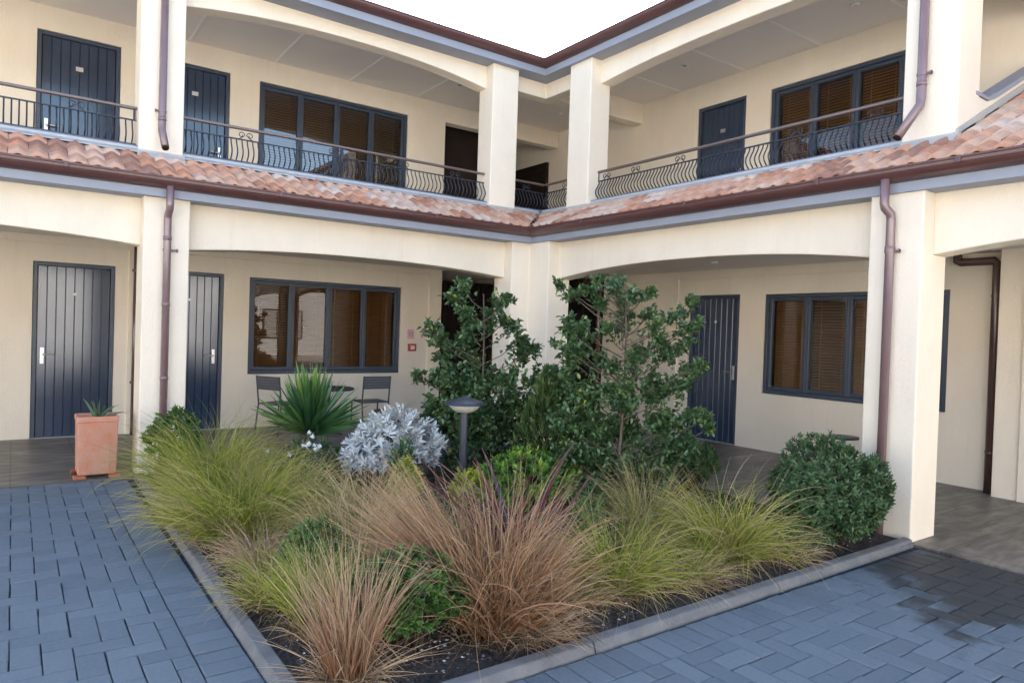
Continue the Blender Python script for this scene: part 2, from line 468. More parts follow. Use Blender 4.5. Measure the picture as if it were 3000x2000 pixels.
island_ramp(M_PEB, [(0.0, (0.05, 0.05, 0.055)), (0.6, (0.14, 0.14, 0.15)), (0.9, (0.36, 0.36, 0.36)), (1.0, (0.62, 0.62, 0.60))])
tag(mb.build("pebbles", M_PEB), "grey and white stone chips scattered on the dark mulch", "stones", kind="stuff")

# ------------------------------------------------------------------ the building
bld = empty("motel_building", (5.88, 7.85, 0), "two storey cream motel wrapping round the courtyard, with arcades and navy doors", "building")
def part(mb, name, m, parent=None, **k): return mb.build(name, m, bld if parent is None else parent, **k)

def wall_sheet(w, s0, s1, z0, z1, openings, reveal=0.13, d=None):
    """front skin of a wall with real recessed openings"""
    d = WALL[w] if d is None else d
    fn = FN[w]; mb = MB()
    ss = sorted({s0, s1, *[o[0] for o in openings], *[o[1] for o in openings]})
    zs = sorted({z0, z1, *[o[2] for o in openings], *[o[3] for o in openings]})
    for a, b in zip(ss, ss[1:]):
        for c, e in zip(zs, zs[1:]):
            ms, mz = (a + b) / 2, (c + e) / 2
            if any(o[0] < ms < o[1] and o[2] < mz < o[3] for o in openings): continue
            mb.add([fn(a, d, c), fn(b, d, c), fn(b, d, e), fn(a, d, e)], [(0, 1, 2, 3)])
    for (a, b, c, e) in openings:
        for (p, q) in (((a, c), (a, e)), ((b, c), (b, e)), ((a, e), (b, e)), ((a, c), (b, c))):
            mb.add([fn(p[0], d, p[1]), fn(q[0], d, q[1]), fn(q[0], d + reveal, q[1]), fn(p[0], d + reveal, p[1])], [(0, 1, 2, 3)])
    return mb

def arch_beam(w, s0, s1, ze, zm, ztop, d0, d1, fn=None, ext=0.0):
    """beam whose underside is a flat arch with tighter ends"""
    n = 40; poly = []
    for i in range(n + 1):
        t = i / n; u = abs(2 * t - 1)
        poly.append((s0 + (s1 - s0) * t, ze + (zm - ze) * (1 - u ** 2.3)))
    poly += [(s1, ztop), (s0, ztop)]
    mb = MB()
    f = FN[w]
    mb.prism(poly, lambda p, q, t: f(p, t, q), d0, d1)
    return mb

# walls (ground storey runs a little out of view on both sides)
DOORS = {'L': [(0.19, 1.11), (1.90, 2.52)], 'R': [(6.46, 7.36)]}
L_open_g = [(0.19, 1.115, 0.0, 2.295), (1.60, 2.515, 0.0, 2.295), (2.88, 5.40, 0.81, 2.275)]
L_open_u = [(0.18, 1.12, 2.96, 5.25), (1.60, 2.53, 2.96, 5.24), (2.95, 5.43, 2.98, 5.225)]
R_open_g = [(6.45, 7.385, 0.0, 2.25), (3.60, 6.03, 0.82, 2.24)]
R_open_u = [(6.47, 7.36, 2.96, 5.19), (3.62, 6.06, 2.98, 5.165)]
part(wall_sheet('L', -6.0, 6.18, -0.02, 2.66, L_open_g), "wall", M_STUCCO)
part(wall_sheet('L', -6.0, 6.16, 2.66, 5.62, L_open_u), "wall", M_STUCCO)
part(wall_sheet('R', 2.95, 9.36, -0.02, 2.66, R_open_g), "wall", M_STUCCO)
part(wall_sheet('R', -0.5, 10.85, 2.66, 5.62, R_open_u), "wall", M_STUCCO)
# raised band and end strips of plaster on the ground storey walls
mb = MB(); mb.box(-6, 5.93, 10.825, 10.86, 2.53, 2.66).box(5.93, 6.181, 10.822, 10.86, -0.02, 2.66).box(1.27, 1.50, 10.828, 10.86, -0.02, 2.53)
part(mb, "plaster_band", M_STUCCO, bevel=0.006)
mb = MB(); mb.box(8.725, 8.76, 3.03, 7.62, 2.50, 2.66).box(8.722, 8.76, 7.62, 9.362, -0.02, 2.66)
part(mb, "plaster_band", M_STUCCO, bevel=0.006)
mb = MB(); mb.box(8.50, 8.9, -0.5, 3.02, -0.02, 2.66).box(8.47, 8.52, -0.5, 2.78, -0.02, 2.66)
part(mb, "pier", M_STUCCO, bevel=0.01)
# header over the upper passage, dropped beam across the right walkway, walls of the passage
mb = MB(); mb.box(6.16, 8.75, 10.85, 11.05, 5.25, 5.62); part(mb, "lintel", M_STUCCO, bevel=0.01)
mb = MB(); mb.box(6.80, 8.75, 8.56, 8.78, 5.22, 5.60); part(mb, "lintel", M_STUCCO, bevel=0.012)
mb = MB(); mb.box(6.0, 6.17, 10.86, 15.2, 2.66, 5.62).box(6.0, 6.16, 10.86, 15.2, -0.02, 2.66)
mb.box(8.76, 8.95, 10.85, 15.2, 2.66, 5.62).box(8.9, 9.0, 9.5, 15.2, -0.02, 2.66)
part(mb, "passage_wall", M_STUCCO)
mb = MB()
for i in range(22): mb.box(6.17 + i * 0.118, 6.17 + i * 0.118 + 0.105, 13.0, 13.03, 0.02, 2.6)
mb.box(6.17, 8.76, 13.035, 13.06, 0.02, 2.62)
part(mb, "dark_passage_screen", M_TIMBER_SHADE)
mb = MB()
for i in range(11): mb.box(8.80, 8.83, 9.40 + i * 0.135, 9.40 + i * 0.135 + 0.115, 0.02, 2.3)
mb.box(8.835, 8.86, 9.36, 10.86, 0.02, 2.3); mb.box(8.77, 8.87, 9.36, 10.9, 2.3, 2.66)
part(mb, "dark_passage_screen", M_TIMBER_SHADE)  # dark screen fills this opening in place of its deep shade
mb = MB(); mb.box(6.17, 8.75, 15.0, 15.2, 2.9, 5.62); part(mb, "dark_passage_screen", M_TIMBER_SHADE)  # dark end sheet stands for the unlit depth of the upper passage
mb = MB(); mb.box(6.17, 7.30, 11.30, 11.36, 2.94, 5.55); part(mb, "dark_passage_screen", M_TIMBER_SHADE)  # near-black sheet put in so the upper opening reads as unlit
# upper passage: dark joinery on its right hand wall
fr = MB(); fr.box(8.69, 8.76, 11.15, 14.6, 2.98, 5.02)
jn = part(fr, "passage_window", M_TIMBER_SHADE)
mb = MB(); mb.box(8.682, 8.688, 11.25, 12.3, 3.1, 4.85).box(8.682, 8.688, 12.4, 13.5, 3.1, 4.85); mb.build("pane", M_DARK, jn)
# floors and ceilings
def lpoly(dl, dr, z0, z1):
    mb = MB()
    mb.prism([(-6, dl), (dr, dl), (dr, -0.5), (8.9, -0.5), (8.9, 15.2), (6.0, 15.2), (6.0, 10.95), (-6, 10.95)], lambda a, b, t: (a, b, t), z0, z1)
    return mb
mb = MB(); mb.box(-6, 8.9, 8.1, 10.95, 2.63, 2.93).box(6.13, 8.9, -0.5, 8.1, 2.63, 2.93).box(6.0, 8.9, 10.95, 15.2, 2.63, 2.93)
part(mb, "balcony_slab", M_CEIL)
mb = MB(); mb.box(-6, 8.9, 8.3, 10.95, 5.56, 5.66).box(6.38, 8.9, -0.5, 8.3, 5.56, 5.66).box(6.0, 8.9, 10.95, 15.2, 5.56, 5.66)
cl = part(mb, "ceiling", M_CEIL)
M_BATT = mat("ceiling_joint_strip", (0.90, 0.86, 0.80), 0.7, 0.2)
mb = MB()
for s in (-0.45, 1.95, 3.15, 4.35, 5.55):
    mb = MB(); mb.box(s, s + 0.028, 8.72, 10.84, 5.552, 5.559); mb.build("joint_strip", M_BATT, cl)
for s in (2.9, 4.1, 5.3, 6.5, 7.7):
    mb = MB(); mb.box(6.8, 8.74, s, s + 0.028, 5.552, 5.559); mb.build("joint_strip", M_BATT, cl)

# pillars and arched beams
def pillar(w, s0, s1, d0, d1, z0, z1):
    mb = MB(); wbox(mb, w, s0, s1, d0, d1, z0, z1); return part(mb, "pillar", M_STUCCO, bevel=0.014, seg=3)
pillar('L', -3.46, -3.03, 7.85, 8.27, -0.02, 2.84)
pillar('L', 1.04, 1.47, 7.85, 8.27, -0.02, 2.84)
pillar('R', 2.635, 3.065, 5.88, 6.30, -0.02, 2.84)
mb = MB()                                        # corner pillar: two faces meeting in the inner corner
mb.prism([(5.575, 7.85), (5.88, 7.85), (5.88, 7.42), (6.26, 7.42), (6.26, 8.27), (5.575, 8.27)], lambda a, b, t: (a, b, t), -0.02, 2.84)
part(mb, "pillar", M_STUCCO, bevel=0.014, seg=3)
pillar('L', -3.46, -3.03, 8.30, 8.70, 2.93, 5.56)
pillar('L', 1.035, 1.465, 8.30, 8.70, 2.93, 5.56)
pillar('L', 5.47, 5.915, 8.30, 8.66, 2.93, 5.56)
pillar('R', 7.245, 7.70, 6.38, 6.74, 2.93, 5.56)
pillar('R', 2.63, 3.075, 6.38, 6.80, 2.93, 5.56)
for args in (('L', -3.03, 1.045, 2.345, 2.435), ('L', 1.465, 5.58, 2.335, 2.43), ('R', 3.06, 7.425, 2.325, 2.465), ('R', -1.6, 2.64, 2.325, 2.465)):
    part(arch_beam(*args, 2.86, BF[args[0]], BB[args[0]]), "arched_beam", M_STUCCO, bevel=0.012)
for args in (('L', -3.03, 1.04, 5.06, 5.20), ('L', 1.46, 5.475, 5.06, 5.215), ('R', 3.07, 7.25, 5.055, 5.15)):
    part(arch_beam(*args, 5.555, UBF[args[0]], UBB[args[0]]), "arched_beam", M_STUCCO, bevel=0.012)
mb = MB(); mb.prism([(5.91, 8.48), (6.56, 8.48), (6.56, 7.69), (6.76, 7.69), (6.76, 8.68), (5.91, 8.68)], lambda a, b, t: (a, b, t), 5.155, 5.555)
part(mb, "arched_beam", M_STUCCO, bevel=0.012)

# end wall of the upper right walkway with its opening
mb = MB()
mb.prism([(6.40, 2.9), (8.75, 2.9), (8.75, 4.63), (7.16, 3.835), (6.98, 3.77), (6.72, 3.77), (6.72, 5.12), (8.75, 5.12), (8.75, 5.56), (6.40, 5.56)], lambda p, q, t: (p, t, q), 2.636, 2.80)
part(mb, "end_wall", M_STUCCO, bevel=0.01)
mb = MB(); mb.prism([(6.725, 3.772), (6.98, 3.772), (7.16, 3.838), (8.70, 4.608), (8.70, 4.655), (7.15, 3.88), (6.97, 3.80), (6.725, 3.80)], lambda p, q, t: (p, t, q), 2.622, 2.81); part(mb, "sill_capping", M_FASCIA)

# fascias with their soffit, gutters
def eave(name, m, dl, dr, prof, s_l=-6.0, s_r=-1.6, smooth=False):
    """extrude a profile (offset outwards, z) along both fronts, mitred in the inner corner"""
    mb = MB(); n = len(prof)
    a = [(s_l, dl - o, z) for o, z in prof]; b_ = [(dr - o, dl - o, z) for o, z in prof]; c = [(dr - o, s_r, z) for o, z in prof]
    mb.add(a + b_ + c, [tuple(range(n))[::-1], tuple(range(2 * n, 3 * n))] + [(l + i, l + (i + 1) % n, l + n + (i + 1) % n, l + n + i) for l in (0, n) for i in range(n)])
    return part(mb, name, m, smooth=smooth)
eave("fascia", M_FASCIA, FAS['L'], FAS['R'], [(0, 2.825), (0, 3.03), (-0.03, 3.03), (-0.03, 2.86), (-0.30, 2.86), (-0.30, 2.825)])
def gut(z, r=0.115, h=0.115):
    p = [(0.003, z), (0.003, z + h)]
    o = [(0.003 + r, z + h), (0.003 + r + 0.010, z + h - 0.004), (0.003 + r + 0.010, z + h - 0.018), (0.003 + r, z + h - 0.022)]
    o += [(0.003 + r * math.cos(t), z + h - 0.022 - (h - 0.022) * math.sin(t)) for t in (0.25, 0.5, 0.8, 1.1, 1.35)]
    return p + o
eave("gutter", M_GUTTER, FAS['L'], FAS['R'], gut(2.905))
eave("fascia", M_FASCIA, UFAS['L'], UFAS['R'], [(0, 5.375), (0, 5.56), (-0.03, 5.56), (-0.03, 5.41), (-0.30, 5.41), (-0.30, 5.375)], s_r=0.5)
eave("gutter", M_GUTTER, UFAS['L'], UFAS['R'], gut(5.47, h=0.10), s_r=0.5)
# joint collars of the lower gutter
for s in (0.35, 2.32, 4.25):
    mb = MB(); mb.box(s, s + 0.04, FAS['L'] - 0.1305, FAS['L'] - 0.10, 2.965, 3.022); part(mb, "gutter_joint", M_GUTTER, bevel=0.006)
for s in (2.32, 3.45, 4.95, 6.6):
    mb = MB(); mb.box(FAS['R'] - 0.1305, FAS['R'] - 0.10, s, s + 0.04, 2.965, 3.022); part(mb, "gutter_joint", M_GUTTER, bevel=0.006)

# tiled roofs
def tile_roof(w, s_lo, s_hi, d0, z0, slope, courses, valley, rng, expo=0.262, wid=0.31, first=0):
    fn = FN[w]; mb = MB(); cs = 1 / math.sqrt(1 + slope * slope)
    for c in range(first, courses):
        da = d0 + c * expo * cs; db = da + (expo + 0.05) * cs
        off = (c % 2) * wid * 0.5
        s = s_lo - off
        while s < s_hi:
            nu = 15; lift = 0.028 + rng.uniform(-0.003, 0.003); tilt = rng.uniform(-0.004, 0.004); dj = rng.uniform(-0.007, 0.007)
            rows = []
            for (dd, lf, drop) in ((da + dj, lift, -0.026), (da + dj, lift, 0.0), ((da + db) / 2, lift * 0.55, 0), (db, 0.004, 0.0)):
                row = []
                for i in range(nu):
                    u = i / (nu - 1)
                    ss = s + u * (wid - 0.004)
                    wv = 0.5 - 0.5 * math.cos(2 * math.pi * (2 * u))
                    hz = 0.036 * wv ** 0.85
                    if valley is not None: ss = min(ss, valley + (dd - d0))
                    ss = min(max(ss, s_lo), s_hi)
                    row.append(fn(ss, dd + (0.012 * wv if drop else 0), z0 + (dd - d0) * slope + lf + hz + drop + tilt * (u - 0.5)))
                rows.append(row)
            if rows[1][-1] != rows[1][0]:
                vs = [p for r_ in rows for p in r_]
                mb.add(vs, [(r_ * nu + i, r_ * nu + i + 1, (r_ + 1) * nu + i + 1, (r_ + 1) * nu + i) for r_ in range(3) for i in range(nu - 1)])
            s += wid
    return mb
rt = random.Random(9)
t1 = tile_roof('L', -4.1, 6.7, 7.685, 3.002, 0.50, 3, 5.765, rt)
part(t1, "tiled_roof", M_TILE, smooth=True, recalc=False)
t2 = tile_roof('R', -1.71, 8.6, 5.765, 3.002, 0.50, 3, 7.685, rt)
t3 = tile_roof('R', -1.71, 2.63, 5.765, 3.002, 0.50, 12, None, rt, first=3)
t2.add(t3.v, t3.f)
part(t2, "tiled_roof", M_TILE, smooth=True, recalc=False)
mb = MB()   # deck under the tiles
mb.prism([(-6, 7.74), (5.82, 7.74), (6.45, 8.37), (6.45, 8.6), (-6, 8.6)], lambda a, b, t: (a, b, t), 2.95, 2.985)
mb.prism([(5.80, 2.965), (6.42, 3.27), (8.7, 4.38), (8.7, 2.95)], lambda p, q, t: (p, t, q), -1.5, 2.61)
part(mb, "roof_deck", M_DARK)
# valley, plinth under the railings and pale flashing along the top of the tiles
mb = MB()
va, vb = Vector((5.73, 7.65, 3.045)), Vector((6.40, 8.33, 3.36))
nrm = Vector((1, -1, 0)).normalized() * 0.03
mb.add([va - nrm, va + nrm, vb + nrm, vb - nrm], [(0, 1, 2, 3)])
part(mb, "roof_valley", M_DARK, recalc=False)
mb = MB()
mb.prism([(-6, 8.365), (6.445, 8.365), (6.445, 2.80), (6.70, 2.80), (6.70, 8.60), (-6, 8.60)], lambda a, b, t: (a, b, t), 2.93, 3.43)
part(mb, "plinth", M_PLINTH, bevel=0.006)
def flash(w, s0, s1, d, z, dd, dz):
    fn = FN[w]; mb = MB()
    mb.prism([(d, z + 0.045), (d - 0.004, z + 0.02), (d - dd, z - dz), (d - dd, z - dz - 0.01), (d, z)], lambda p, q, t: fn(t, p, q), s0, s1); return mb
fl = MB()
for a in (('L', -6, 1.03), ('L', 1.47, 5.465), ('L', 5.92, 6.40), ('R', 7.705, 8.33), ('R', 3.08, 7.24)):
    q = flash(a[0], a[1], a[2], UP[a[0]] + 0.062, 3.37, 0.085, 0.022); fl.add(q.v, q.f)
for a in (('L', 1.02, 1.48), ('L', 5.46, 5.925), ('R', 7.235, 7.71), ('R', 2.62, 3.085)):
    q = flash(a[0], a[1], a[2], UP[a[0]] - 0.002, 3.335, 0.07, 0.03); fl.add(q.v, q.f)
fl.prism([(6.37, 3.36), (6.37, 3.41), (6.42, 3.43), (8.7, 4.575), (8.7, 4.50)], lambda p, q, t: (p, t, q), 2.612, 2.632)
part(fl, "flashing", M_FLASH)

# unseen high roof and back walls, put in to block sky light
mb = MB()
zz = lambda d: 5.56 + d * 0.36
mb.add([(-6, 8.10, zz(0)), (6.22, 8.10, zz(0)), (11.0, 12.9, zz(4.8)), (-6, 12.9, zz(4.8))], [(0, 1, 2, 3)])
mb.add([(6.22, 8.10, zz(0)), (6.22, 0.5, zz(0)), (11.0, 0.5, zz(4.8)), (11.0, 12.9, zz(4.8))], [(0, 1, 2, 3)])
mb.add([(-6, 12.9, zz(4.8)), (11, 12.9, zz(4.8)), (15.5, 17.4, 5.56), (-6, 17.4, 5.56)], [(0, 1, 2, 3)])
mb.add([(11, 12.9, zz(4.8)), (11, 0.5, zz(4.8)), (15.5, 0.5, 5.56), (15.5, 17.4, 5.56)], [(0, 1, 2, 3)])
part(mb, "unseen_high_roof", M_ROOF2, recalc=False)
mb = MB(); mb.box(-6, 15.5, 17.1, 17.3, -0.02, 5.6).box(15.2, 15.4, -1.5, 17.1, -0.02, 5.6).box(-6, -5.9, 10.9, 17.1, -0.02, 5.6).box(8.9, 15.2, -0.7, -0.55, -0.02, 5.6)
part(mb, "unseen_back_wall", M_STUCCO)

# ---- doors
def door(w, s0, s1, z0, z1, handle_side, plate=True, plate_z=None, round_plate=False):
    d = WALL[w]; g = 0.004
    fr = MB(); f = 0.052
    wbox(fr, w, s0 + g, s0 + f, d + 0.012, d + 0.12, z0, z1 - g); wbox(fr, w, s1 - f, s1 - g, d + 0.012, d + 0.12, z0, z1 - g); wbox(fr, w, s0 + f, s1 - f, d + 0.0125, d + 0.12, z1 - f, z1 - g)
    lf = MB(); n = 8; a, b = s0 + f + 0.003, s1 - f - 0.003; pw = (b - a) / n
    fn = FN[w]; dl = d + 0.055
    for i in range(n):
        p0, p1 = a + i * pw, a + (i + 1) * pw; c = 0.007
        lf.prism([(p0 + 0.001, dl + c), (p0 + c, dl), (p1 - c, dl), (p1 - 0.001, dl + c), (p1 - 0.001, dl + 0.04), (p0 + 0.001, dl + 0.04)], lambda p, q, t: fn(p, q, t), z0 + 0.012, z1 - f - 0.004)
    wbox(lf, w, a, b, dl + 0.02, dl + 0.045, z0 + 0.012, z1 - f - 0.004)
    leaf = part(lf, "door", M_DOOR)
    fr.build("door_frame", M_NAVY, leaf, bevel=0.004)
    hs = a + 0.06 if handle_side < 0 else b - 0.06
    dirn = 1 if handle_side < 0 else -1
    hz = z0 + 1.08
    h = MB(); wbox(h, w, hs - 0.02, hs + 0.02, dl - 0.009, dl + 0.001, hz - 0.11, hz + 0.10)
    h.tube([fn(hs, dl - 0.004, hz + 0.01), fn(hs, dl - 0.05, hz + 0.01), fn(hs + dirn * 0.13, dl - 0.052, hz + 0.01)], 0.010, 8)
    h.build("handle", M_STEEL, leaf, bevel=0.003)
    ps = (a + b) / 2 - 0.0; pz = plate_z or z0 + 1.89
    p = MB()
    if round_plate:
        p.tube([fn(ps, dl + 0.003, pz), fn(ps, dl - 0.006, pz)], 0.019, 20)
    else:
        wbox(p, w, ps - 0.042, ps + 0.042, dl - 0.007, dl + 0.003, pz - 0.028, pz + 0.028)
    p.build("number_plate", M_STEEL if not round_plate else M_WHITE, leaf)
    if z0 < 1:
        st = MB(); wbox(st, w, s0 + 0.01, s1 - 0.01, d - 0.03, d + 0.05, 0.0, 0.012); st.build("threshold", M_FLASH, leaf)
    return leaf
door('L', 0.19, 1.115, 0.0, 2.295, -1, round_plate=True)
door('L', 1.60, 2.515, 0.0, 2.295, 1, round_plate=True)
door('L', 0.18, 1.12, 2.96, 5.25, -1)
door('L', 1.60, 2.53, 2.96, 5.24, 1)
door('R', 6.45, 7.385, 0.0, 2.25, -1, round_plate=True, plate_z=1.84)
door('R', 6.47, 7.36, 2.96, 5.19, -1, plate_z=4.77)

# ---- windows: dark joinery, glass, timber blinds behind
def window(w, s0, s1, z0, z1, n, blinds, curtain=False):
    d = WALL[w]; g = 0.004; mb = MB(); f = 0.05
    D0, D1 = d + 0.018, d + 0.12
    wbox(mb, w, s0 + g, s0 + f, D0, D1, z0 + g, z1 - g); wbox(mb, w, s1 - f, s1 - g, D0, D1, z0 + g, z1 - g)
    wbox(mb, w, s0 + f, s1 - f, D0 + 0.001, D1, z1 - f, z1 - g); wbox(mb, w, s0 + f, s1 - f, D0 - 0.02, D1, z0 + g, z0 + f + 0.01)
    pw = (s1 - s0 - 2 * f) / n
    pane = MB()
    for i in range(n):
        a, b = s0 + f + i * pw, s0 + f + (i + 1) * pw
        r = 0.046; q0, q1 = D0 + 0.022, D1 - 0.01
        wbox(mb, w, a + 0.002, a + r, q0, q1, z0 + f + 0.012, z1 - f - 0.002); wbox(mb, w, b - r, b - 0.002, q0, q1, z0 + f + 0.012, z1 - f - 0.002)
        wbox(mb, w, a + r, b - r, q0 + 0.001, q1, z1 - f - r, z1 - f - 0.002); wbox(mb, w, a + r, b - r, q0 + 0.001, q1, z0 + f + 0.012, z0 + f + r + 0.014)
        fn = FN[w]; e = D0 + 0.055
        pane.add([fn(a + r, e, z0 + f + r), fn(b - r, e, z0 + f + r), fn(b - r, e, z1 - f - r), fn(a + r, e, z1 - f - r)], [(0, 1, 2, 3)])
    for i in range(1, n):
        a = s0 + f + i * pw; wbox(mb, w, a - 0.008, a + 0.008, D0 + 0.008, q0 + 0.03, z0 + f + 0.013, z1 - f - 0.003)
    o = part(mb, "window", M_NAVY, bevel=0.004, seg=1)
    pane.build("pane", M_GLASS['L' if (w == 'L' and z0 > 2) else 'R'], o, recalc=False)
    bl = MB(); fn = FN[w]; e = d + 0.20
    for i in range(n):
        a, b = s0 + f + i * pw, s0 + f + (i + 1) * pw
        low, tilt = blinds[i % len(blinds)]
        z = z1 - 0.05
        wbox(bl, w, a + 0.01, b - 0.01, e - 0.02, e + 0.03, z1 - 0.05, z1)
        zb = z0 + low * (z1 - z0)
        while z > zb:
            cy, sy = math.cos(R(tilt)) * 0.024, math.sin(R(tilt)) * 0.024
            bl.add([fn(a + 0.015, e - cy, z - sy), fn(b - 0.015, e - cy, z - sy), fn(b - 0.015, e + cy, z + sy), fn(a + 0.015, e + cy, z + sy)], [(0, 1, 2, 3)])
            z -= 0.040
        for q in (a + 0.14, b - 0.14):
            wbox(bl, w, q - 0.006, q + 0.006, e - 0.028, e - 0.026, zb, z1)
    bl.build("blind", M_BLIND, o, recalc=False)
    bk = MB(); wbox(bk, w, s0 - 0.05, s1 + 0.05, d + 0.55, d + 0.60, z0 - 0.1, z1 + 0.1)
    wbox(bk, w, s0 - 0.05, s0 - 0.02, d + 0.135, d + 0.55, z0 - 0.1, z1 + 0.1); wbox(bk, w, s1 + 0.02, s1 + 0.05, d + 0.135, d + 0.55, z0 - 0.1, z1 + 0.1)
    wbox(bk, w, s0 - 0.02, s1 + 0.02, d + 0.135, d + 0.55, z1 + 0.07, z1 + 0.1); wbox(bk, w, s0 - 0.02, s1 + 0.02, d + 0.135, d + 0.55, z0 - 0.1, z0 - 0.07)
    bk.build("dark_room_backing", M_DARK, o)  # near-black box added so the blind gaps show an unlit room
    return o
window('L', 2.88, 5.40, 0.81, 2.275, 4, [(0.0, 44), (0.0, 48), (0.0, 46), (0.0, 50)])
window('R', 3.60, 6.03, 0.82, 2.24, 4, [(0.0, 44), (0.0, 46), (0.0, 30), (0.0, 48)])
window('L', 2.95, 5.43, 2.98, 5.225, 4, [(0.0, 50), (0.0, 48), (0.0, 52), (0.0, 40)])
window('R', 3.62, 6.06, 2.98, 5.165, 4, [(0.0, 46), (0.0, 50), (0.0, 44), (0.0, 50)])

# ---- downpipes
def pipe(pts, m=M_PIPE, r=0.036, brackets=(), bdir=(0.1, 0, 0), collars=()):
    mb = MB(); mb.tube(pts, r, 14)
    for c in collars: mb.tube([Vector(c) - Vector((0, 0, 0.02)), Vector(c) + Vector((0, 0, 0.02))], r + 0.004, 14)
    o = part(mb, "downpipe", m, smooth=False)
    for p in o.data.polygons: p.use_smooth = len(p.vertices) == 4
    for b in brackets:
        k = MB(); b = Vector(b); dv = Vector(bdir)
        k.tube([b - Vector((0, 0, 0.012)), b + Vector((0, 0, 0.012))], r + 0.005, 14)
        k.tube([b, b + dv], 0.012, 8); k.tube([b + dv * 0.85, b + dv], 0.019, 8)
        k.build("bracket", m, o)
    return o
pipe([(1.253, 7.70, 2.93), (1.253, 7.70, 2.74), (1.253, 7.712, 2.70), (1.253, 7.795, 2.655), (1.253, 7.805, 2.61), (1.253, 7.805, 0.02)], brackets=[(1.253, 7.805, 2.3), (1.253, 7.805, 0.35)], collars=[(1.253, 7.805, 2.42), (1.253, 7.805, 1.75), (1.253, 7.805, 1.0)])
pipe([(5.77, 2.895, 2.93), (5.77, 2.895, 2.74), (5.775, 2.89, 2.70), (5.825, 2.87, 2.655), (5.835, 2.868, 2.61), (5.835, 2.868, 0.02)], brackets=[(5.835, 2.868, 2.35), (5.835, 2.868, 0.45)], bdir=(0, -0.08, 0), collars=[(5.835, 2.868, 2.37)])
pipe([(1.245, 8.25, 5.47), (1.245, 8.25, 3.66), (1.245, 8.245, 3.60), (1.262, 8.12, 3.40)], r=0.038, brackets=[(1.245, 8.25, 3.80)], bdir=(-0.07, 0, 0), collars=[(1.245, 8.25, 3.72)])
pipe([(6.33, 2.90, 5.47), (6.33, 2.90, 3.72), (6.325, 2.903, 3.66), (6.13, 2.99, 3.36)], r=0.038, brackets=[(6.33, 2.90, 3.92)], bdir=(0, -0.08, 0), collars=[(6.33, 2.90, 3.84)])
for e in ((1.2625, 8.115, 3.395, 1.264, 8.108, 3.383), (6.128, 2.991, 3.357, 6.1255, 2.992, 3.353)):
    mb = MB(); mb.tube([e[:3], e[3:]], 0.033, 14); part(mb, "pipe_mouth", M_DARK)
pipe([(1.358, 10.785, 2.62), (1.358, 10.785, 0.0)], M_PIPEDK, 0.034, brackets=[(1.358, 10.785, 2.25), (1.358, 10.785, 0.72)], bdir=(-0.05, 0, 0))
pipe([(8.66, 3.50, 2.62), (8.66, 3.50, 2.545), (8.66, 3.47, 2.53), (8.66, 3.13, 2.53), (8.655, 3.10, 2.50), (8.655, 3.10, 0.0)], M_PIPEDK, 0.045, brackets=[(8.655, 3.10, 2.15), (8.655, 3.10, 0.45)], bdir=(-0.02, -0.09, 0))
pipe([(8.66, 9.80, 2.62), (8.66, 9.80, 2.56), (8.66, 9.77, 2.535), (8.66, 9.44, 2.50), (8.66, 9.41, 2.46), (8.66, 9.41, 0.0)], M_PIPEDK, 0.045)

# ------------------------------------------------------------------ balcony railings
def railing(w, s0, s1, label, n, end_posts=(), scrolls=(), mids=(), flat=False):
    fn = FN[w]; d = RAILD[w]; zt, zm, zb = 3.85, 3.715, 3.455
    root = empty("balcony_railing", fn((s0 + s1) / 2, d, 3.43), label, "railing", "iron railings along the upper walkways")
    h = MB(); wbox(h, w, s0, s1, d - 0.026, d + 0.026, zt - 0.03, zt); h.build("handrail", M_RAIL, root, bevel=0.008)
    h = MB(); wbox(h, w, s0, s1, d - 0.012, d + 0.012, zm - 0.012, zm); h.build("middle_rail", M_IRON, root)
    h = MB(); wbox(h, w, s0, s1, d - 0.015, d + 0.015, zb - 0.012, zb + 0.004); h.build("bottom_rail", M_IRON, root)
    for s in end_posts:
        h = MB(); wbox(h, w, s - 0.011, s + 0.011, d - 0.011, d + 0.011, zm - 0.013, zt - 0.03); h.build("post", M_IRON, root)
    for s in mids:
        h = MB(); wbox(h, w, s - 0.016, s + 0.016, d - 0.016, d + 0.016, 3.431, zt - 0.03); h.build("post", M_IRON, root)
    # bellied bars
    zs = np.linspace(0, 1, 10)
    pts = [fn(s0 + 0.04, d - (0.0 if flat else 0.068) * math.sin(math.pi * (1 - t) ** 1.5) ** 1.2 + 0.0 , zb + t * (zm - 0.012 - zb)) for t in zs]
    b = MB(); b.tube(pts, 0.0075, 6); first = b.build("baluster", M_IRON, root, smooth=True)
    step = (s1 - s0 - 0.08) / (n - 1)
    base = first.location.copy()
    for i in range(1, n):
        c = first.copy(); col.objects.link(c); c.parent = root
        c.location = base + Vector(fn(i * step, 0, 0))
    # scroll work between the two upper rails
    for k, s in enumerate(scrolls):
        sg = 1 if k % 2 == 0 else -1
        p = []
        for i in range(22):
            t = i / 21; a = t * 2.2 * math.pi; rr_ = 0.038 * (1 - 0.72 * t)
            p.append(fn(s + sg * (0.03 + rr_ * math.cos(a) - 0.038), d, zm + 0.046 + rr_ * math.sin(a)))
        p = [fn(s - sg * 0.035, d, zm + 0.001)] + [fn(s - sg * 0.012, d, zm + 0.012)] + p[::-1][::-1]
        x_ = MB(); x_.tube(p, 0.005, 6); x_.build("scroll", M_IRON, root, smooth=True)
    return root
railing('L', -1.2, 1.03, "iron balcony railing in front of the leftmost upper navy door", 36, end_posts=(1.01,), scrolls=(0.45, 0.52, -0.3, -0.23))
railing('L', 1.47, 5.50, "long iron balcony railing in front of the upper left french windows", 66, end_posts=(5.485,), scrolls=(2.12, 2.20, 3.2, 3.28, 4.15, 4.23, 4.95, 5.03), mids=(3.33,))
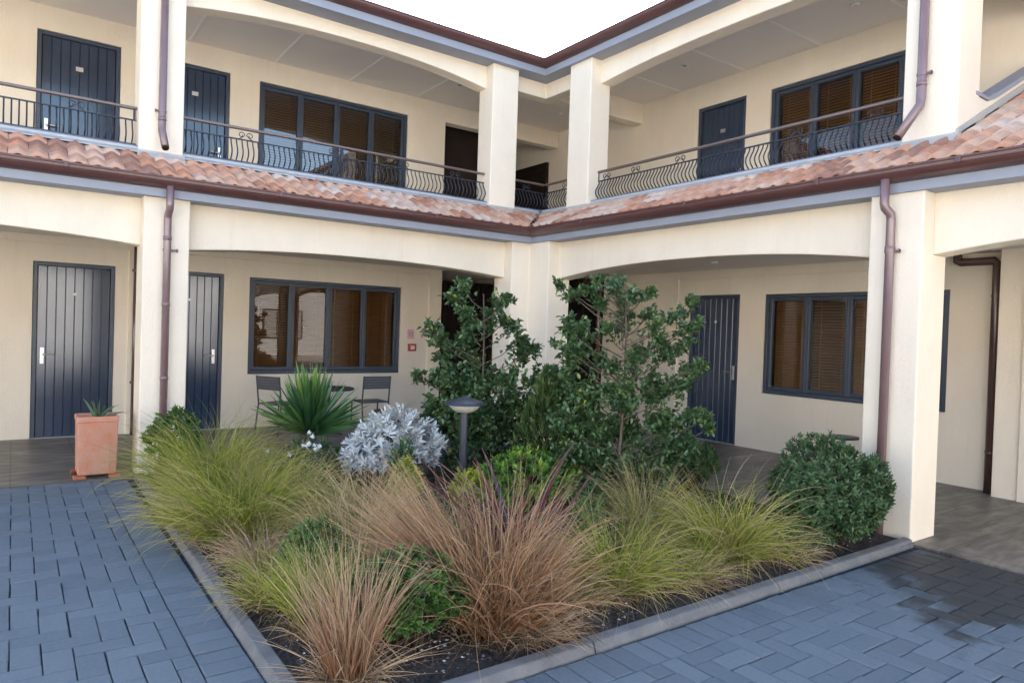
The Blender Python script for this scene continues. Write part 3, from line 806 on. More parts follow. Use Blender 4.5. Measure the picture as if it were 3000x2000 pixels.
railing('L', 5.89, 6.566, "short left length of the iron railing in the corner between two upper pillars", 11, scrolls=(6.2, 6.27))
railing('R', 7.69, 8.44, "short right length of the iron railing in the corner between two upper pillars", 12, scrolls=(7.92, 8.0))
railing('R', 3.06, 7.27, "long iron balcony railing in front of the upper right door and windows", 74, end_posts=(7.255, 3.075), scrolls=(3.38, 3.46, 4.2, 4.28, 5.0, 5.08, 5.75, 5.83, 6.5, 6.58, 7.05, 7.12))

# ------------------------------------------------------------------ downlights, notices
def downlight(x, y, z, label, m=M_WHITE):
    root = empty("ceiling_downlight", (x, y, z), label, "downlight", "small round downlights under the walkway ceilings")
    a = MB(); a.lathe([(0.030, -0.004), (0.034, -0.022), (0.048, -0.020), (0.052, -0.002)], (x, y, z), 24); a.build("trim_ring", m, root, smooth=True)
    b_ = MB(); b_.lathe([(0.0005, -0.012), (0.031, -0.010)], (x, y, z), 20); b_.build("lens", M_PALEG if m == M_WHITE else M_DARK, root)
    return root
downlight(5.815, 9.80, 5.559, "round downlight in the upper left ceiling, near the corner pillar", M_STEEL)
downlight(8.02, 9.88, 5.559, "pale downlight in the ceiling seen between the two upper corner pillars")
downlight(7.91, 6.94, 5.559, "round downlight in the upper right ceiling above the railing, nearer the corner", M_STEEL)
downlight(7.96, 4.43, 5.559, "pale downlight in the upper right ceiling at the top edge, near the right pillar")
downlight(7.78, 6.18, 2.629, "pale downlight under the ground floor ceiling of the right arcade")

root = empty("fire_notice", (5.605, 10.85, 1.48), "faded pink notice on the wall above the red call point", "sign")
mb = MB(); mb.box(5.54, 5.67, 10.844, 10.849, 1.40, 1.565); mb.build("board", M_PINK, root)
mb = MB(); mb.lathe([(0.026, 0), (0.036, 0)], (0, 0, 0), 24)
mb.v = [(5.605 + a, 10.8425, 1.48 + b_) for a, b_, c in mb.v]; mb.build("ring_mark", mat("dark_pink_ink", (0.45, 0.16, 0.24), 0.6), root, recalc=False)
root = empty("fire_call_point", (5.62, 10.85, 1.25), "small red call point box on the wall below a pink notice", "call point")
mb = MB(); mb.box(5.55, 5.695, 10.80, 10.848, 1.19, 1.315); mb.build("housing", M_RED, root, bevel=0.008)
mb = MB(); mb.box(5.585, 5.66, 10.795, 10.80, 1.22, 1.285); mb.build("glass_front", M_PALEG, root)

# ------------------------------------------------------------------ unseen wings added behind the viewer for warm bounce light and window reflections
opp = empty("added_opposite_building", (0, -13, 0), "unseen two storey cream wing added behind the viewer for bounce light and reflections", "building")
M_OPP = mat("opposite_cream_stucco", (0.76, 0.74, 0.71), 0.9, 0.2)
mb = MB(); mb.box(-16, 22, -20, -13, 3.6, 5.7).box(-22, -13, -13, 14, 3.6, 5.7); mb.build("wall", M_OPP, opp)
M_PALEP = mat("pale_reflection_pane", (0.45, 0.43, 0.40), 0.6, 0.3)  # pale panes put white patches into the window reflections
mb = MB(); mb.box(-16, 22, -20, -13.02, -0.02, 3.6).box(-22, -13.02, -13, 14, -0.02, 3.6); mb.build("ground_storey_wall", M_OPP, opp)
mb = MB()
mb.add([(-22, -12.4, 5.5), (22.5, -12.4, 5.5), (22.5, -16.5, 7.4), (-22, -16.5, 7.4), (22.5, -20.5, 5.5), (-22, -20.5, 5.5)], [(0, 1, 2, 3), (3, 2, 4, 5)])
mb.add([(-12.4, -16.5, 5.5), (-12.4, 14, 5.5), (-17, 14, 7.6), (-17, -16.5, 7.6)], [(0, 1, 2, 3)])
mb.build("roof", M_ROOF2, opp, recalc=False)
for z0 in (0.9, 3.7):
    for k in range(9):
        xx = -11 + k * 3.5
        w_ = MB()
        for q in range(3): w_.box(xx + q * 0.62, xx + q * 0.62 + 0.56, -12.99, -12.96, z0, z0 + 1.3)
        f_ = MB(); f_.box(xx - 0.07, xx + 1.89, -13.0, -12.975, z0 - 0.07, z0 + 1.37)
        fo = f_.build("window", M_NAVY, opp); w_.build("pane", M_PALEP, fo)

# ------------------------------------------------------------------ furniture and fittings in the courtyard
def chair(x, y, rot, label):
    """slim metal chair: its back towards local -y when rot = 0"""
    root = empty("patio_chair", (x, y, 0.006), label, "chair", "charcoal chairs at the small table")
    c, s_ = math.cos(rot), math.sin(rot)
    T = lambda p, q, z: (x + c * p - s_ * q, y + s_ * p + c * q, 0.006 + z)
    def bar(mb, p0, p1, r=0.012): mb.tube([T(*p0), T(*p1)], r, 8)
    for sx in (-1, 1):
        m_ = MB(); m_.tube([T(sx * 0.215, 0.21, 0), T(sx * 0.215, 0.19, 0.44)], 0.012, 8); m_.build("leg", M_CHAIR, root)
        m_ = MB(); m_.tube([T(sx * 0.215, -0.25, 0), T(sx * 0.215, -0.19, 0.44), T(sx * 0.215, -0.24, 0.84)], 0.012, 8); m_.build("leg", M_CHAIR, root)
    m_ = MB()
    for i in range(8):
        q = -0.19 + i * 0.05
        m_.add([T(-0.215, q, 0.43), T(0.215, q, 0.43), T(0.215, q + 0.046, 0.43), T(-0.215, q + 0.046, 0.43), T(-0.215, q, 0.45), T(0.215, q, 0.45), T(0.215, q + 0.046, 0.45), T(-0.215, q + 0.046, 0.45)],
               [(0, 3, 2, 1), (4, 5, 6, 7), (0, 1, 5, 4), (1, 2, 6, 5), (2, 3, 7, 6), (3, 0, 4, 7)])
    m_.build("seat", M_CHAIRB, root)
    m_ = MB()
    for i in range(5):
        z = 0.645 + i * 0.039; q0, q1 = -0.19 - 0.125 * (z - 0.44), -0.19 - 0.125 * (z + 0.036 - 0.44)
        m_.add([T(-0.205, q0 - 0.006, z), T(0.205, q0 - 0.006, z), T(0.205, q1 - 0.006, z + 0.036), T(-0.205, q1 - 0.006, z + 0.036),
                T(-0.205, q0 + 0.008, z), T(0.205, q0 + 0.008, z), T(0.205, q1 + 0.008, z + 0.036), T(-0.205, q1 + 0.008, z + 0.036)],
               [(0, 1, 2, 3), (4, 7, 6, 5), (0, 4, 5, 1), (1, 5, 6, 2), (2, 6, 7, 3), (3, 7, 4, 0)])
    m_.build("backrest", M_CHAIRB, root)
    return root
chair(4.48, 9.95, 0.0, "charcoal chair with its back to the garden, behind the silver bush")
chair(3.13, 10.05, R(-62), "charcoal chair turned sideways below the window, half hidden by the yucca")
def table(x, y, r, z, label, m):
    root = empty("patio_table", (x, y, 0.006), label, "table")
    a = MB(); a.lathe([(0.0005, z), (r, z), (r + 0.004, z - 0.008), (r, z - 0.028), (0.0005, z - 0.028)], (x, y, 0), 40); a.build("tabletop", m, root)
    a = MB(); a.lathe([(0.0005, 0.03), (0.03, 0.03), (0.022, 0.05), (0.022, z - 0.03)], (x, y, 0.0), 16); a.build("pedestal", M_CHAIR, root)
    for k in range(4):
        t = k * math.pi / 2 + 0.5; a = MB(); a.tube([(x, y, 0.045), (x + r * 0.75 * math.cos(t), y + r * 0.75 * math.sin(t), 0.02)], 0.014, 8); a.build("foot", M_CHAIR, root)
table(3.80, 9.90, 0.36, 0.672, "round dark cafe table between the two chairs, behind the yucca", M_CHAIR)
table(8.22, 4.50, 0.17, 0.452, "low black side table by the right wall, behind the round bush", M_IRON)

def lamp(x, y):
    root = empty("garden_lamp", (x, y, 0.06), "charcoal mushroom garden lamp with a pale bowl, standing between silver bush and dark tree", "lamp")
    a = MB(); a.lathe([(0.0005, 0.02), (0.036, 0.02), (0.036, 0.87), (0.0005, 0.87)], (x, y, 0), 24); a.build("post", M_LAMP, root, smooth=False)
    a = MB(); a.lathe([(0.02, 0.862), (0.055, 0.868), (0.095, 0.885), (0.128, 0.915), (0.140, 0.936), (0.14, 0.940), (0.0005, 0.942)], (x, y, 0), 40); a.build("bowl", M_BOWL, root, smooth=True)
    a = MB(); a.lathe([(0.140, 0.938), (0.187, 0.940), (0.188, 0.946), (0.15, 0.965), (0.10, 0.985), (0.05, 0.997), (0.022, 1.000), (0.020, 1.010), (0.0005, 1.012)], (x, y, 0), 40); a.build("shade", M_LAMP, root, smooth=True)
lamp(3.235, 5.20)

# terracotta planter: tall, slightly tapered square pot with a sunken panel, on four feet
px, py, ph = 0.70, 8.13, 0.615
root = empty("terracotta_planter", (px, py, 0.006), "tall square weathered terracotta planter holding a spiky plant, beside the lower left door", "planter")
mb = MB()
def ring(h, z): return [(px - h, py - h, z), (px + h, py - h, z), (px + h, py + h, z), (px - h, py + h, z)]
levels = [(0.150, 0.035), (0.166, 0.045), (0.174, ph - 0.06), (0.180, ph - 0.05), (0.181, ph), (0.158, ph), (0.152, ph - 0.07)]
vs = [p for h, z in levels for p in ring(h, z)]
mb.add(vs, [tuple(range(4))[::-1]] + [(l * 4 + i, l * 4 + (i + 1) % 4, l * 4 + 4 + (i + 1) % 4, l * 4 + 4 + i) for l in range(len(levels) - 1) for i in range(4)])
mb.build("body", M_TERRA, root, bevel=0.008)
mb = MB()
pf = [(px - 0.105, 0.09), (px + 0.105, 0.09)] + [(px + 0.105 * math.cos(t), 0.40 + 0.105 * math.sin(t)) for t in np.linspace(0, math.pi, 16)]
mb.prism(pf, lambda p, q, t: (p, t - (q * 0.013), q), py - 0.1715, py - 0.16)
mb.build("front_panel", M_TERRA, root, bevel=0.003)
for sx in (-1, 1):
    for sy in (-1, 1):
        mb = MB(); mb.prism([(px + sx * 0.09, py + sy * 0.205), (px + sx * 0.205, py + sy * 0.09), (px + sx * 0.205, py + sy * 0.205)], lambda a, b, t: (a, b, t), 0.007, 0.04)
        mb.build("foot", M_TERRA_D, root, bevel=0.008)
mb = MB(); mb.add(ring(0.154, ph - 0.05), [(0, 1, 2, 3)]); mb.build("potting_soil", M_SOIL, root, recalc=False)

root = empty("plant_pot", (4.25, 8.9, 0.006), "brown glazed pot on the walkway behind the left tree", "pot")
mb = MB(); mb.lathe([(0.0005, 0.0), (0.11, 0.0), (0.17, 0.16), (0.185, 0.30), (0.165, 0.40), (0.175, 0.43), (0.155, 0.43), (0.15, 0.38), (0.0005, 0.37)], (4.25, 8.9, 0.006), 32); mb.build("body", M_POT, root, smooth=True)

# ------------------------------------------------------------------ plants
def raw_mesh(name, m, verts, faces, r_attr, t_attr=None, parent=None, smooth=False):
    me = bpy.data.meshes.new(name)
    nv, nf = len(verts), len(faces); k = faces.shape[1]
    me.vertices.add(nv); me.vertices.foreach_set("co", verts.astype(np.float32).ravel())
    me.loops.add(nf * k); me.loops.foreach_set("vertex_index", faces.astype(np.int32).ravel())
    me.polygons.add(nf); me.polygons.foreach_set("loop_start", np.arange(0, nf * k, k, dtype=np.int32)); me.polygons.foreach_set("loop_total", np.full(nf, k, dtype=np.int32))
    if smooth: me.polygons.foreach_set("use_smooth", np.ones(nf, dtype=bool))
    me.update(calc_edges=True); me.validate()
    a = me.attributes.new("r", 'FLOAT', 'POINT'); a.data.foreach_set("value", r_attr.astype(np.float32))
    if t_attr is not None:
        a = me.attributes.new("t", 'FLOAT', 'POINT'); a.data.foreach_set("value", t_attr.astype(np.float32))
    me.materials.append(m)
    o = bpy.data.objects.new(name, me); col.objects.link(o)
    if parent is not None: attach(o, parent)
    return o

def norm(a): return a / np.maximum(np.linalg.norm(a, axis=-1, keepdims=True), 1e-9)

def blades(name, m, base, n, L, r0=0.06, tilt=(0.05, 0.8), bend=(0.4, 1.6), w=0.0045, segs=7, lean=(0, 0), lvar=0.3, parent=None, phis=None, power=1.0, curl=0.25, wprof=1.5, seed=0, kinked=0.12):
    """fountain of arching blades from one crown"""
    rg = np.random.default_rng(seed)
    phi = rg.uniform(0, 2 * math.pi, n) if phis is None else rg.uniform(phis[0], phis[1], n)
    rad = r0 * np.sqrt(rg.uniform(0, 1, n)); pa = phi + rg.normal(0, 0.9, n)
    b = np.stack([base[0] + rad * np.cos(pa), base[1] + rad * np.sin(pa), np.full(n, base[2])], 1)
    th0 = tilt[0] + (tilt[1] - tilt[0]) * rg.uniform(0, 1, n) ** power
    bd = rg.uniform(bend[0], bend[1], n)
    ln = L * rg.uniform(1 - lvar, 1 + lvar * 0.4, n)
    pts = [b]; tt = np.linspace(0, 1, segs + 1); side_wob = rg.normal(0, curl, n)
    dirs = []
    kink = (rg.uniform(0, 1, n) < kinked).astype(float); kt = rg.uniform(0.35, 0.8, n); kdir = rg.normal(0, 1, (n, 2))
    for i in range(segs):
        t = (tt[i] + tt[i + 1]) / 2
        th = th0 + bd * t ** 1.7
        ph = phi + side_wob * t
        d = np.stack([np.sin(th) * np.cos(ph) + lean[0] * (0.35 + t * 0.65), np.sin(th) * np.sin(ph) + lean[1] * (0.35 + t * 0.65), np.cos(th)], 1)
        d[:, 2] -= kink * (t > kt) * 1.3; d[:, :2] += kdir * (kink * (t > kt) * 0.8)[:, None]
        d = norm(d); dirs.append(d)
        nxt = pts[-1] + d * (ln / segs)[:, None]
        nxt[:, 2] = np.maximum(nxt[:, 2], 0.055 + 0.03 * (1 - t))
        pts.append(nxt)
    pts = np.stack(pts, 1)                                       # n, segs+1, 3
    dirs = np.stack(dirs + [dirs[-1]], 1)
    wa = rg.uniform(0, math.pi, n)
    ref = np.stack([np.cos(wa), np.sin(wa), np.full(n, 0.15)], 1)[:, None, :]
    side = norm(np.cross(dirs, np.broadcast_to(ref, dirs.shape)))
    prof = (1 - tt ** wprof * 0.93) * (0.6 + 0.4 * np.minimum(1, tt * 5))
    hw = (w * rg.uniform(0.45, 1.75, n) ** 1.0)[:, None] * prof[None, :] * 0.5
    v = np.stack([pts - side * hw[..., None], pts + side * hw[..., None]], 2).reshape(-1, 3)
    K = segs + 1; idx = np.arange(n)[:, None] * K * 2
    f = []
    for i in range(segs):
        o = idx[:, 0] + i * 2; f.append(np.stack([o, o + 1, o + 3, o + 2], 1))
    f = np.concatenate(f)
    rA = np.repeat(rg.uniform(0, 1, n), K * 2); tA = np.tile(np.repeat(tt, 2), n)
    return raw_mesh(name, m, v, f, rA, tA, parent)

LEAF = np.array([[0, 0, 0], [-0.42, 0.30, 0.10], [-0.36, 0.68, 0.10], [0, 1.0, -0.06], [0.36, 0.68, 0.10], [0.42, 0.30, 0.10]])
LF = np.array([[0, 1, 2, 3], [0, 3, 4, 5]])
def leaves(pos, dirs, ups, length, width, rg, rvals=None):
    """many small folded leaves; returns vertices, faces, r"""
    n = len(pos)
    d = norm(dirs); s_ = norm(np.cross(d, ups)); u = np.cross(s_, d)
    Ls = length if hasattr(length, '__len__') else np.full(n, length); Ws = width if hasattr(width, '__len__') else np.full(n, width)
    v = pos[:, None, :] + LEAF[None, :, 0:1] * s_[:, None, :] * Ws[:, None, None] + LEAF[None, :, 1:2] * d[:, None, :] * Ls[:, None, None] + LEAF[None, :, 2:3] * u[:, None, :] * Ws[:, None, None] * 1.6
    f = (np.arange(n)[:, None, None] * 6 + LF[None]).reshape(-1, 4)
    r = rg.uniform(0, 1, n) if rvals is None else rvals
    return v.reshape(-1, 3), f, np.repeat(r, 6)

def rosettes(tips, outd, k, length, width, rg, spread=(0.5, 1.35), sd=0.12, young=0.0):
    """a whorl of k leaves round each shoot tip"""
    n = len(tips); outd = norm(outd)
    ref = norm(rg.normal(0, 1, (n, 3))); a = norm(np.cross(outd, ref)); b = np.cross(outd, a)
    P_, D_, U_, Rv = [], [], [], []
    tone = rg.uniform(0, 1, n)
    for i in range(k):
        ang = i * 2.399963 + rg.uniform(0, 0.5, n)
        sp = spread[0] + (spread[1] - spread[0]) * ((i + 0.5) / k) + rg.normal(0, sd, n)
        rad = a * np.cos(ang)[:, None] + b * np.sin(ang)[:, None]
        d = outd * np.cos(sp)[:, None] + rad * np.sin(sp)[:, None]
        P_.append(tips - outd * (length * 0.55 * (i / k))[..., None] if False else tips - outd * (length * 0.75 * (i / k)))
        D_.append(d + rg.normal(0, 0.12, (n, 3))); U_.append(outd + rg.normal(0, 0.1, (n, 3)))
        Rv.append(np.clip(tone * 0.6 + rg.uniform(0, 0.4, n) + young * (1 - i / k), 0, 1))
    P_ = np.concatenate(P_); D_ = np.concatenate(D_); U_ = np.concatenate(U_); Rv = np.concatenate(Rv)
    ls = length * rg.uniform(0.7, 1.15, len(P_)); ws = width * rg.uniform(0.75, 1.15, len(P_))
    return leaves(P_, D_, U_, ls, ws, rg, Rv)

def cat(parts):
    vs, fs, rs_ = [], [], []; o = 0
    for v, f, r in parts:
        vs.append(v); fs.append(f + o); rs_.append(r); o += len(v)
    return np.concatenate(vs), np.concatenate(fs), np.concatenate(rs_)

def lumps(rg, n, center, radii, nl=14, depth=0.35, zmin=0.06, flat=0.0, low=0.25):
    """shoot tips on a lumpy, slightly open mound; returns points and outward directions"""
    d = norm(rg.normal(0, 1, (n, 3))); d[:, 2] = np.abs(d[:, 2]) * (1 - flat) - low * rg.uniform(0, 1, n)
    d = norm(d)
    lc = norm(rg.normal(0, 1, (nl, 3))); lc[:, 2] = np.abs(lc[:, 2])
    k = (d @ lc.T).max(1)
    rad = (0.72 + 0.28 * np.clip((k - 0.72) / 0.28, 0, 1)) * (1 - depth * rg.uniform(0, 1, n) ** 2.2)
    p = np.array(center) + d * rad[:, None] * np.array(radii)
    p[:, 2] = np.maximum(p[:, 2], zmin + rg.uniform(0, 0.05, n))
    return p, norm(d + np.array([0, 0, 0.35]) + rg.normal(0, 0.25, (n, 3)))

def stems(name, m, base, tips, parent, r=0.006, n=60, rg=None, spread=0.05):
    mb = MB(); sel = rg.choice(len(tips), min(n, len(tips)), replace=False)
    for i in sel:
        t = Vector(tips[i]); b_ = Vector(base) + Vector((rg.normal(0, spread), rg.normal(0, spread), 0))
        mid = b_.lerp(t, 0.5) + Vector((rg.normal(0, 0.03), rg.normal(0, 0.03), 0.05))
        mb.tube([b_, mid, t], [r, r * 0.7, r * 0.35], 5, cap=False)
    return mb.build(name, m, parent, smooth=True, recalc=False)

def shrub(name, m, center, radii, n, k, length, width, label, cat_="shrub", group=None, seed=1, spread=(0.4, 1.35), nl=14, depth=0.4, young=0.0, stem_m=None, nst=50, flat=0.0, zmin=0.07, extra=None, low=0.25):
    rg = np.random.default_rng(seed)
    root = empty(name, (center[0], center[1], 0.06), label, cat_, group)
    tips, od = lumps(rg, n, center, radii, nl, depth, zmin, flat, low)
    if extra is not None:
        e = np.array(extra); tips = np.concatenate([tips, e[:, :3]]); od = np.concatenate([od, e[:, 3:]])
    v, f, r = rosettes(tips, od, k, length, width, rg, spread, young=young)
    raw_mesh("foliage", m, v, f, r, None, root)
    stems("stems", stem_m or M_TWIG, (center[0], center[1], 0.05), tips, root, 0.006, nst, rg)
    return root

# leaf colours; grass blade bases also carry painted shade of the clump
G_COPPER = plant_mat("copper_sedge", [(0, (0.20, 0.10, 0.05)), (0.5, (0.34, 0.20, 0.115)), (0.85, (0.46, 0.32, 0.21)), (1, (0.50, 0.40, 0.28))], 0.55, [(0, (0.20, 0.075, 0.028), 0.85), (0.45, (0.32, 0.15, 0.07), 0.35), (1, (0.58, 0.45, 0.32), 0.75)], 0.25)
G_BROWN = plant_mat("brown_sedge", [(0, (0.14, 0.062, 0.026)), (0.45, (0.27, 0.14, 0.066)), (0.8, (0.42, 0.26, 0.145)), (1, (0.52, 0.36, 0.23))], 0.55, [(0, (0.14, 0.048, 0.014), 0.8), (0.5, (0.28, 0.13, 0.05), 0.3), (1, (0.58, 0.41, 0.27), 0.7)], 0.22)
G_LIME = plant_mat("lime_sedge", [(0, (0.12, 0.175, 0.015)), (0.5, (0.25, 0.30, 0.028)), (0.8, (0.40, 0.41, 0.06)), (1, (0.58, 0.48, 0.20))], 0.5, [(0, (0.12, 0.155, 0.010), 0.7), (0.55, (0.26, 0.31, 0.03), 0.1), (1, (0.54, 0.46, 0.19), 0.55)], 0.35)
G_OLIVE = plant_mat("olive_grass", [(0, (0.15, 0.18, 0.025)), (0.5, (0.29, 0.30, 0.055)), (0.8, (0.44, 0.38, 0.13)), (1, (0.58, 0.45, 0.24))], 0.55, [(0, (0.14, 0.16, 0.02), 0.5), (0.5, (0.3, 0.3, 0.06), 0.0), (1, (0.62, 0.48, 0.26), 0.7)], 0.35)
G_STRAW = plant_mat("straw_grass", [(0, (0.34, 0.24, 0.10)), (0.5, (0.52, 0.39, 0.19)), (1, (0.66, 0.53, 0.31))], 0.6, [(0, (0.2, 0.16, 0.04), 0.6), (0.4, (0.46, 0.34, 0.16), 0.2), (1, (0.70, 0.55, 0.34), 0.7)], 0.3)
G_DEAD = plant_mat("dry_grass", [(0, (0.30, 0.19, 0.11)), (0.5, (0.48, 0.33, 0.20)), (1, (0.64, 0.49, 0.33))], 0.7, None, 0.25)
G_THATCH = plant_mat("dead_thatch", [(0, (0.09, 0.055, 0.03)), (0.6, (0.22, 0.15, 0.085)), (1, (0.40, 0.30, 0.19))], 0.8, None, 0.15)
L_DARK = plant_mat("dark_glossy_leaf", [(0, (0.030, 0.068, 0.026)), (0.4, (0.064, 0.128, 0.046)), (0.78, (0.130, 0.215, 0.080)), (0.955, (0.17, 0.24, 0.08)), (1, (0.36, 0.35, 0.05))], 0.36, None, 0.18, 0.6)
L_HEBE = plant_mat("grey_green_leaf", [(0, (0.028, 0.064, 0.024)), (0.5, (0.062, 0.122, 0.044)), (0.9, (0.120, 0.195, 0.072)), (1, (0.17, 0.25, 0.095))], 0.45, None, 0.15, 0.5)
L_FRONT = plant_mat("fresh_green_leaf", [(0, (0.022, 0.070, 0.018)), (0.5, (0.055, 0.135, 0.030)), (0.85, (0.10, 0.205, 0.042)), (1, (0.16, 0.28, 0.065))], 0.42, None, 0.2, 0.5)
L_BRIGHT = plant_mat("bright_green_leaf", [(0, (0.040, 0.115, 0.020)), (0.5, (0.085, 0.20, 0.030)), (0.85, (0.16, 0.30, 0.045)), (1, (0.30, 0.40, 0.05))], 0.42, None, 0.25, 0.5)
L_CHART = plant_mat("chartreuse_leaf", [(0, (0.20, 0.28, 0.03)), (0.5, (0.36, 0.42, 0.04)), (0.9, (0.50, 0.50, 0.07)), (1, (0.46, 0.28, 0.10))], 0.45, None, 0.3, 0.4)
L_SILVER = plant_mat("silver_felted_leaf", [(0, (0.48, 0.50, 0.49)), (0.5, (0.66, 0.68, 0.66)), (1, (0.80, 0.80, 0.77))], 0.85, None, 0.12, 0.2)
L_CONIF = plant_mat("fine_green_sprays", [(0, (0.038, 0.080, 0.020)), (0.5, (0.090, 0.155, 0.042)), (0.85, (0.17, 0.23, 0.07)), (1, (0.26, 0.27, 0.10))], 0.55, None, 0.2)
L_YUCCA = plant_mat("yucca_leaf", [(0, (0.024, 0.072, 0.026)), (0.6, (0.055, 0.135, 0.042)), (1, (0.12, 0.22, 0.06))], 0.33, None, 0.15, 0.6)
L_YUCCI = plant_mat("young_yucca_leaf", [(0, (0.10, 0.22, 0.04)), (1, (0.24, 0.36, 0.07))], 0.35, None, 0.25, 0.6)
L_FLAX = plant_mat("purple_flax_leaf", [(0, (0.040, 0.016, 0.028)), (0.5, (0.075, 0.026, 0.045)), (0.85, (0.16, 0.05, 0.065)), (1, (0.24, 0.10, 0.09))], 0.4, [(0, (0.03, 0.015, 0.02), 0.5), (0.5, (0.08, 0.03, 0.045), 0.0), (1, (0.30, 0.15, 0.12), 0.6)], 0.15, 0.5)
L_SPIKE = plant_mat("fresh_spiky_leaf", [(0, (0.06, 0.17, 0.05)), (1, (0.14, 0.30, 0.09))], 0.4, None, 0.25)
L_AGAVE = plant_mat("succulent_leaf", [(0, (0.055, 0.13, 0.06)), (1, (0.12, 0.22, 0.10))], 0.4, None, 0.1)
M_FLOWER = plant_mat("white_petal", [(0, (0.8, 0.8, 0.78)), (1, (0.85, 0.85, 0.84))], 0.7, None, 0.2)

def clump(label, group, specs, base, seed, name="sedge_clump", cat_="grass"):
    """a grass plant: layers of blades merged into one plant with a child for each distinct look"""
    root = empty(name, (base[0], base[1], 0.06), label, cat_, group)
    for j, sp in enumerate(specs):
        sp = dict(sp); m = sp.pop("m"); nm = sp.pop("nm", "blades")
        blades(nm, m, (base[0] + sp.pop("dx", 0), base[1] + sp.pop("dy", 0), 0.05), parent=root, seed=seed * 10 + j, **sp)
    if group == GS:
        rr0 = specs[0].get("r0", 0.1)
        blades("thatch", G_THATCH, (base[0], base[1], 0.05), 260, 0.20 + rr0 * 0.5, r0=rr0 * 1.35, tilt=(0.2, 1.5), bend=(0.2, 1.4), w=0.0055, segs=5, lvar=0.6, curl=1.0, kinked=0.35, parent=root, seed=seed * 10 + 9)
    return root

GS = "grasses and sedges in the garden bed"
clump("copper coloured sedge at the front tip of the bed, tall and wispy", GS, [
    dict(m=G_COPPER, n=560, L=0.57, r0=0.085, tilt=(0.0, 0.42), bend=(0.0, 0.8), w=0.0048, lean=(-0.07, 0.05), lvar=0.5, power=0.9, curl=0.5),
    dict(m=G_STRAW, n=70, L=0.74, r0=0.05, tilt=(0.0, 0.5), bend=(0.1, 1.1), w=0.003, lvar=0.4, nm="dry_blades", curl=0.6),
    dict(m=G_DEAD, n=70, L=0.45, r0=0.05, tilt=(0.9, 1.35), bend=(0.1, 0.4), w=0.003, nm="fallen_blades")], (1.21, 2.82), 1)
clump("large brown sedge fanning out wide in the centre front of the bed", GS, [
    dict(m=G_BROWN, n=1300, L=0.76, r0=0.20, tilt=(0.02, 0.85), bend=(0.1, 1.25), w=0.0058, lvar=0.5, curl=0.6),
    dict(m=G_BROWN, n=420, L=1.02, r0=0.11, tilt=(0.45, 0.95), bend=(0.0, 0.4), w=0.005, phis=(R(118), R(165)), lvar=0.25, nm="leaning_blades"),
    dict(m=G_STRAW, n=90, L=0.9, r0=0.1, tilt=(0.1, 0.8), bend=(0.2, 0.9), w=0.003, nm="dry_blades")], (2.07, 2.95), 2)
clump("small lime green sedge at the left front kerb, beside the copper sedge", GS, [
    dict(m=G_LIME, n=620, L=0.50, r0=0.06, tilt=(0.0, 0.6), bend=(0.2, 1.3), w=0.004, lvar=0.35)], (1.24, 3.38), 3)
clump("small dry tan tussock leaning over the left kerb", GS, [
    dict(m=G_DEAD, n=650, L=0.42, r0=0.09, tilt=(0.1, 1.0), bend=(0.7, 2.2), w=0.0036, lvar=0.4, curl=0.6)], (1.27, 4.40), 4)
clump("lime and olive sedge mound bulging over the left kerb, behind the tan tussock", GS, [
    dict(m=G_LIME, n=1100, L=0.74, r0=0.2, tilt=(0.05, 0.9), bend=(0.5, 2.0), w=0.0056, lean=(-0.05, -0.03), lvar=0.45, curl=0.7),
    dict(m=G_OLIVE, n=420, L=0.80, r0=0.2, tilt=(0.05, 0.9), bend=(0.6, 2.0), w=0.0042, lvar=0.4, curl=0.8, nm="dry_blades"),
    dict(m=G_STRAW, n=110, L=0.85, r0=0.1, tilt=(0.4, 1.2), bend=(0.4, 1.2), w=0.0026, phis=(R(140), R(250)), nm="flower_stalks")], (1.30, 5.05), 5)
clump("yellow green sedge mound at the far left corner of the bed, by the left pillar", GS, [
    dict(m=G_LIME, n=1000, L=0.90, r0=0.24, tilt=(0.05, 0.85), bend=(0.5, 1.8), w=0.0062, lvar=0.45, curl=0.7),
    dict(m=G_OLIVE, n=350, L=0.86, r0=0.22, tilt=(0.05, 0.9), bend=(0.5, 1.8), w=0.0046, lvar=0.4, curl=0.8, nm="dry_blades")], (1.36, 6.20), 6)
clump("olive grass mound in the middle left of the bed, behind the overhanging lime mound", GS, [
    dict(m=G_OLIVE, n=850, L=0.58, r0=0.24, tilt=(0.03, 0.85), bend=(0.4, 1.7), w=0.0052, lvar=0.45, curl=0.7),
    dict(m=G_LIME, n=450, L=0.54, r0=0.24, tilt=(0.03, 0.85), bend=(0.4, 1.7), w=0.0052, lvar=0.45, curl=0.7, nm="green_blades"),
    dict(m=G_STRAW, n=70, L=0.70, r0=0.1, tilt=(0.05, 0.7), bend=(0.3, 1.0), w=0.0026, nm="flower_stalks")], (1.75, 5.35), 7)
clump("straw tipped grass at the left rear of the bed, below the lower left window", GS, [
    dict(m=G_OLIVE, n=600, L=0.46, r0=0.26, tilt=(0.03, 0.8), bend=(0.4, 1.7), w=0.0058, lvar=0.45, curl=0.7),
    dict(m=G_STRAW, n=160, L=0.55, r0=0.2, tilt=(0.03, 0.8), bend=(0.3, 1.3), w=0.0036, lvar=0.3, nm="flower_stalks")], (1.95, 6.70), 8)
clump("pale feathery grass with straw flower stalks, left of the brown sedge", GS, [
    dict(m=G_STRAW, n=420, L=0.68, r0=0.18, tilt=(0.03, 0.85), bend=(0.4, 1.8), w=0.0042, lvar=0.4, lean=(0.05, 0), curl=0.9),
    dict(m=G_OLIVE, n=420, L=0.64, r0=0.18, tilt=(0.05, 0.9), bend=(0.5, 1.8), w=0.005, lvar=0.4, nm="green_blades", curl=0.7)], (1.86, 4.30), 9)
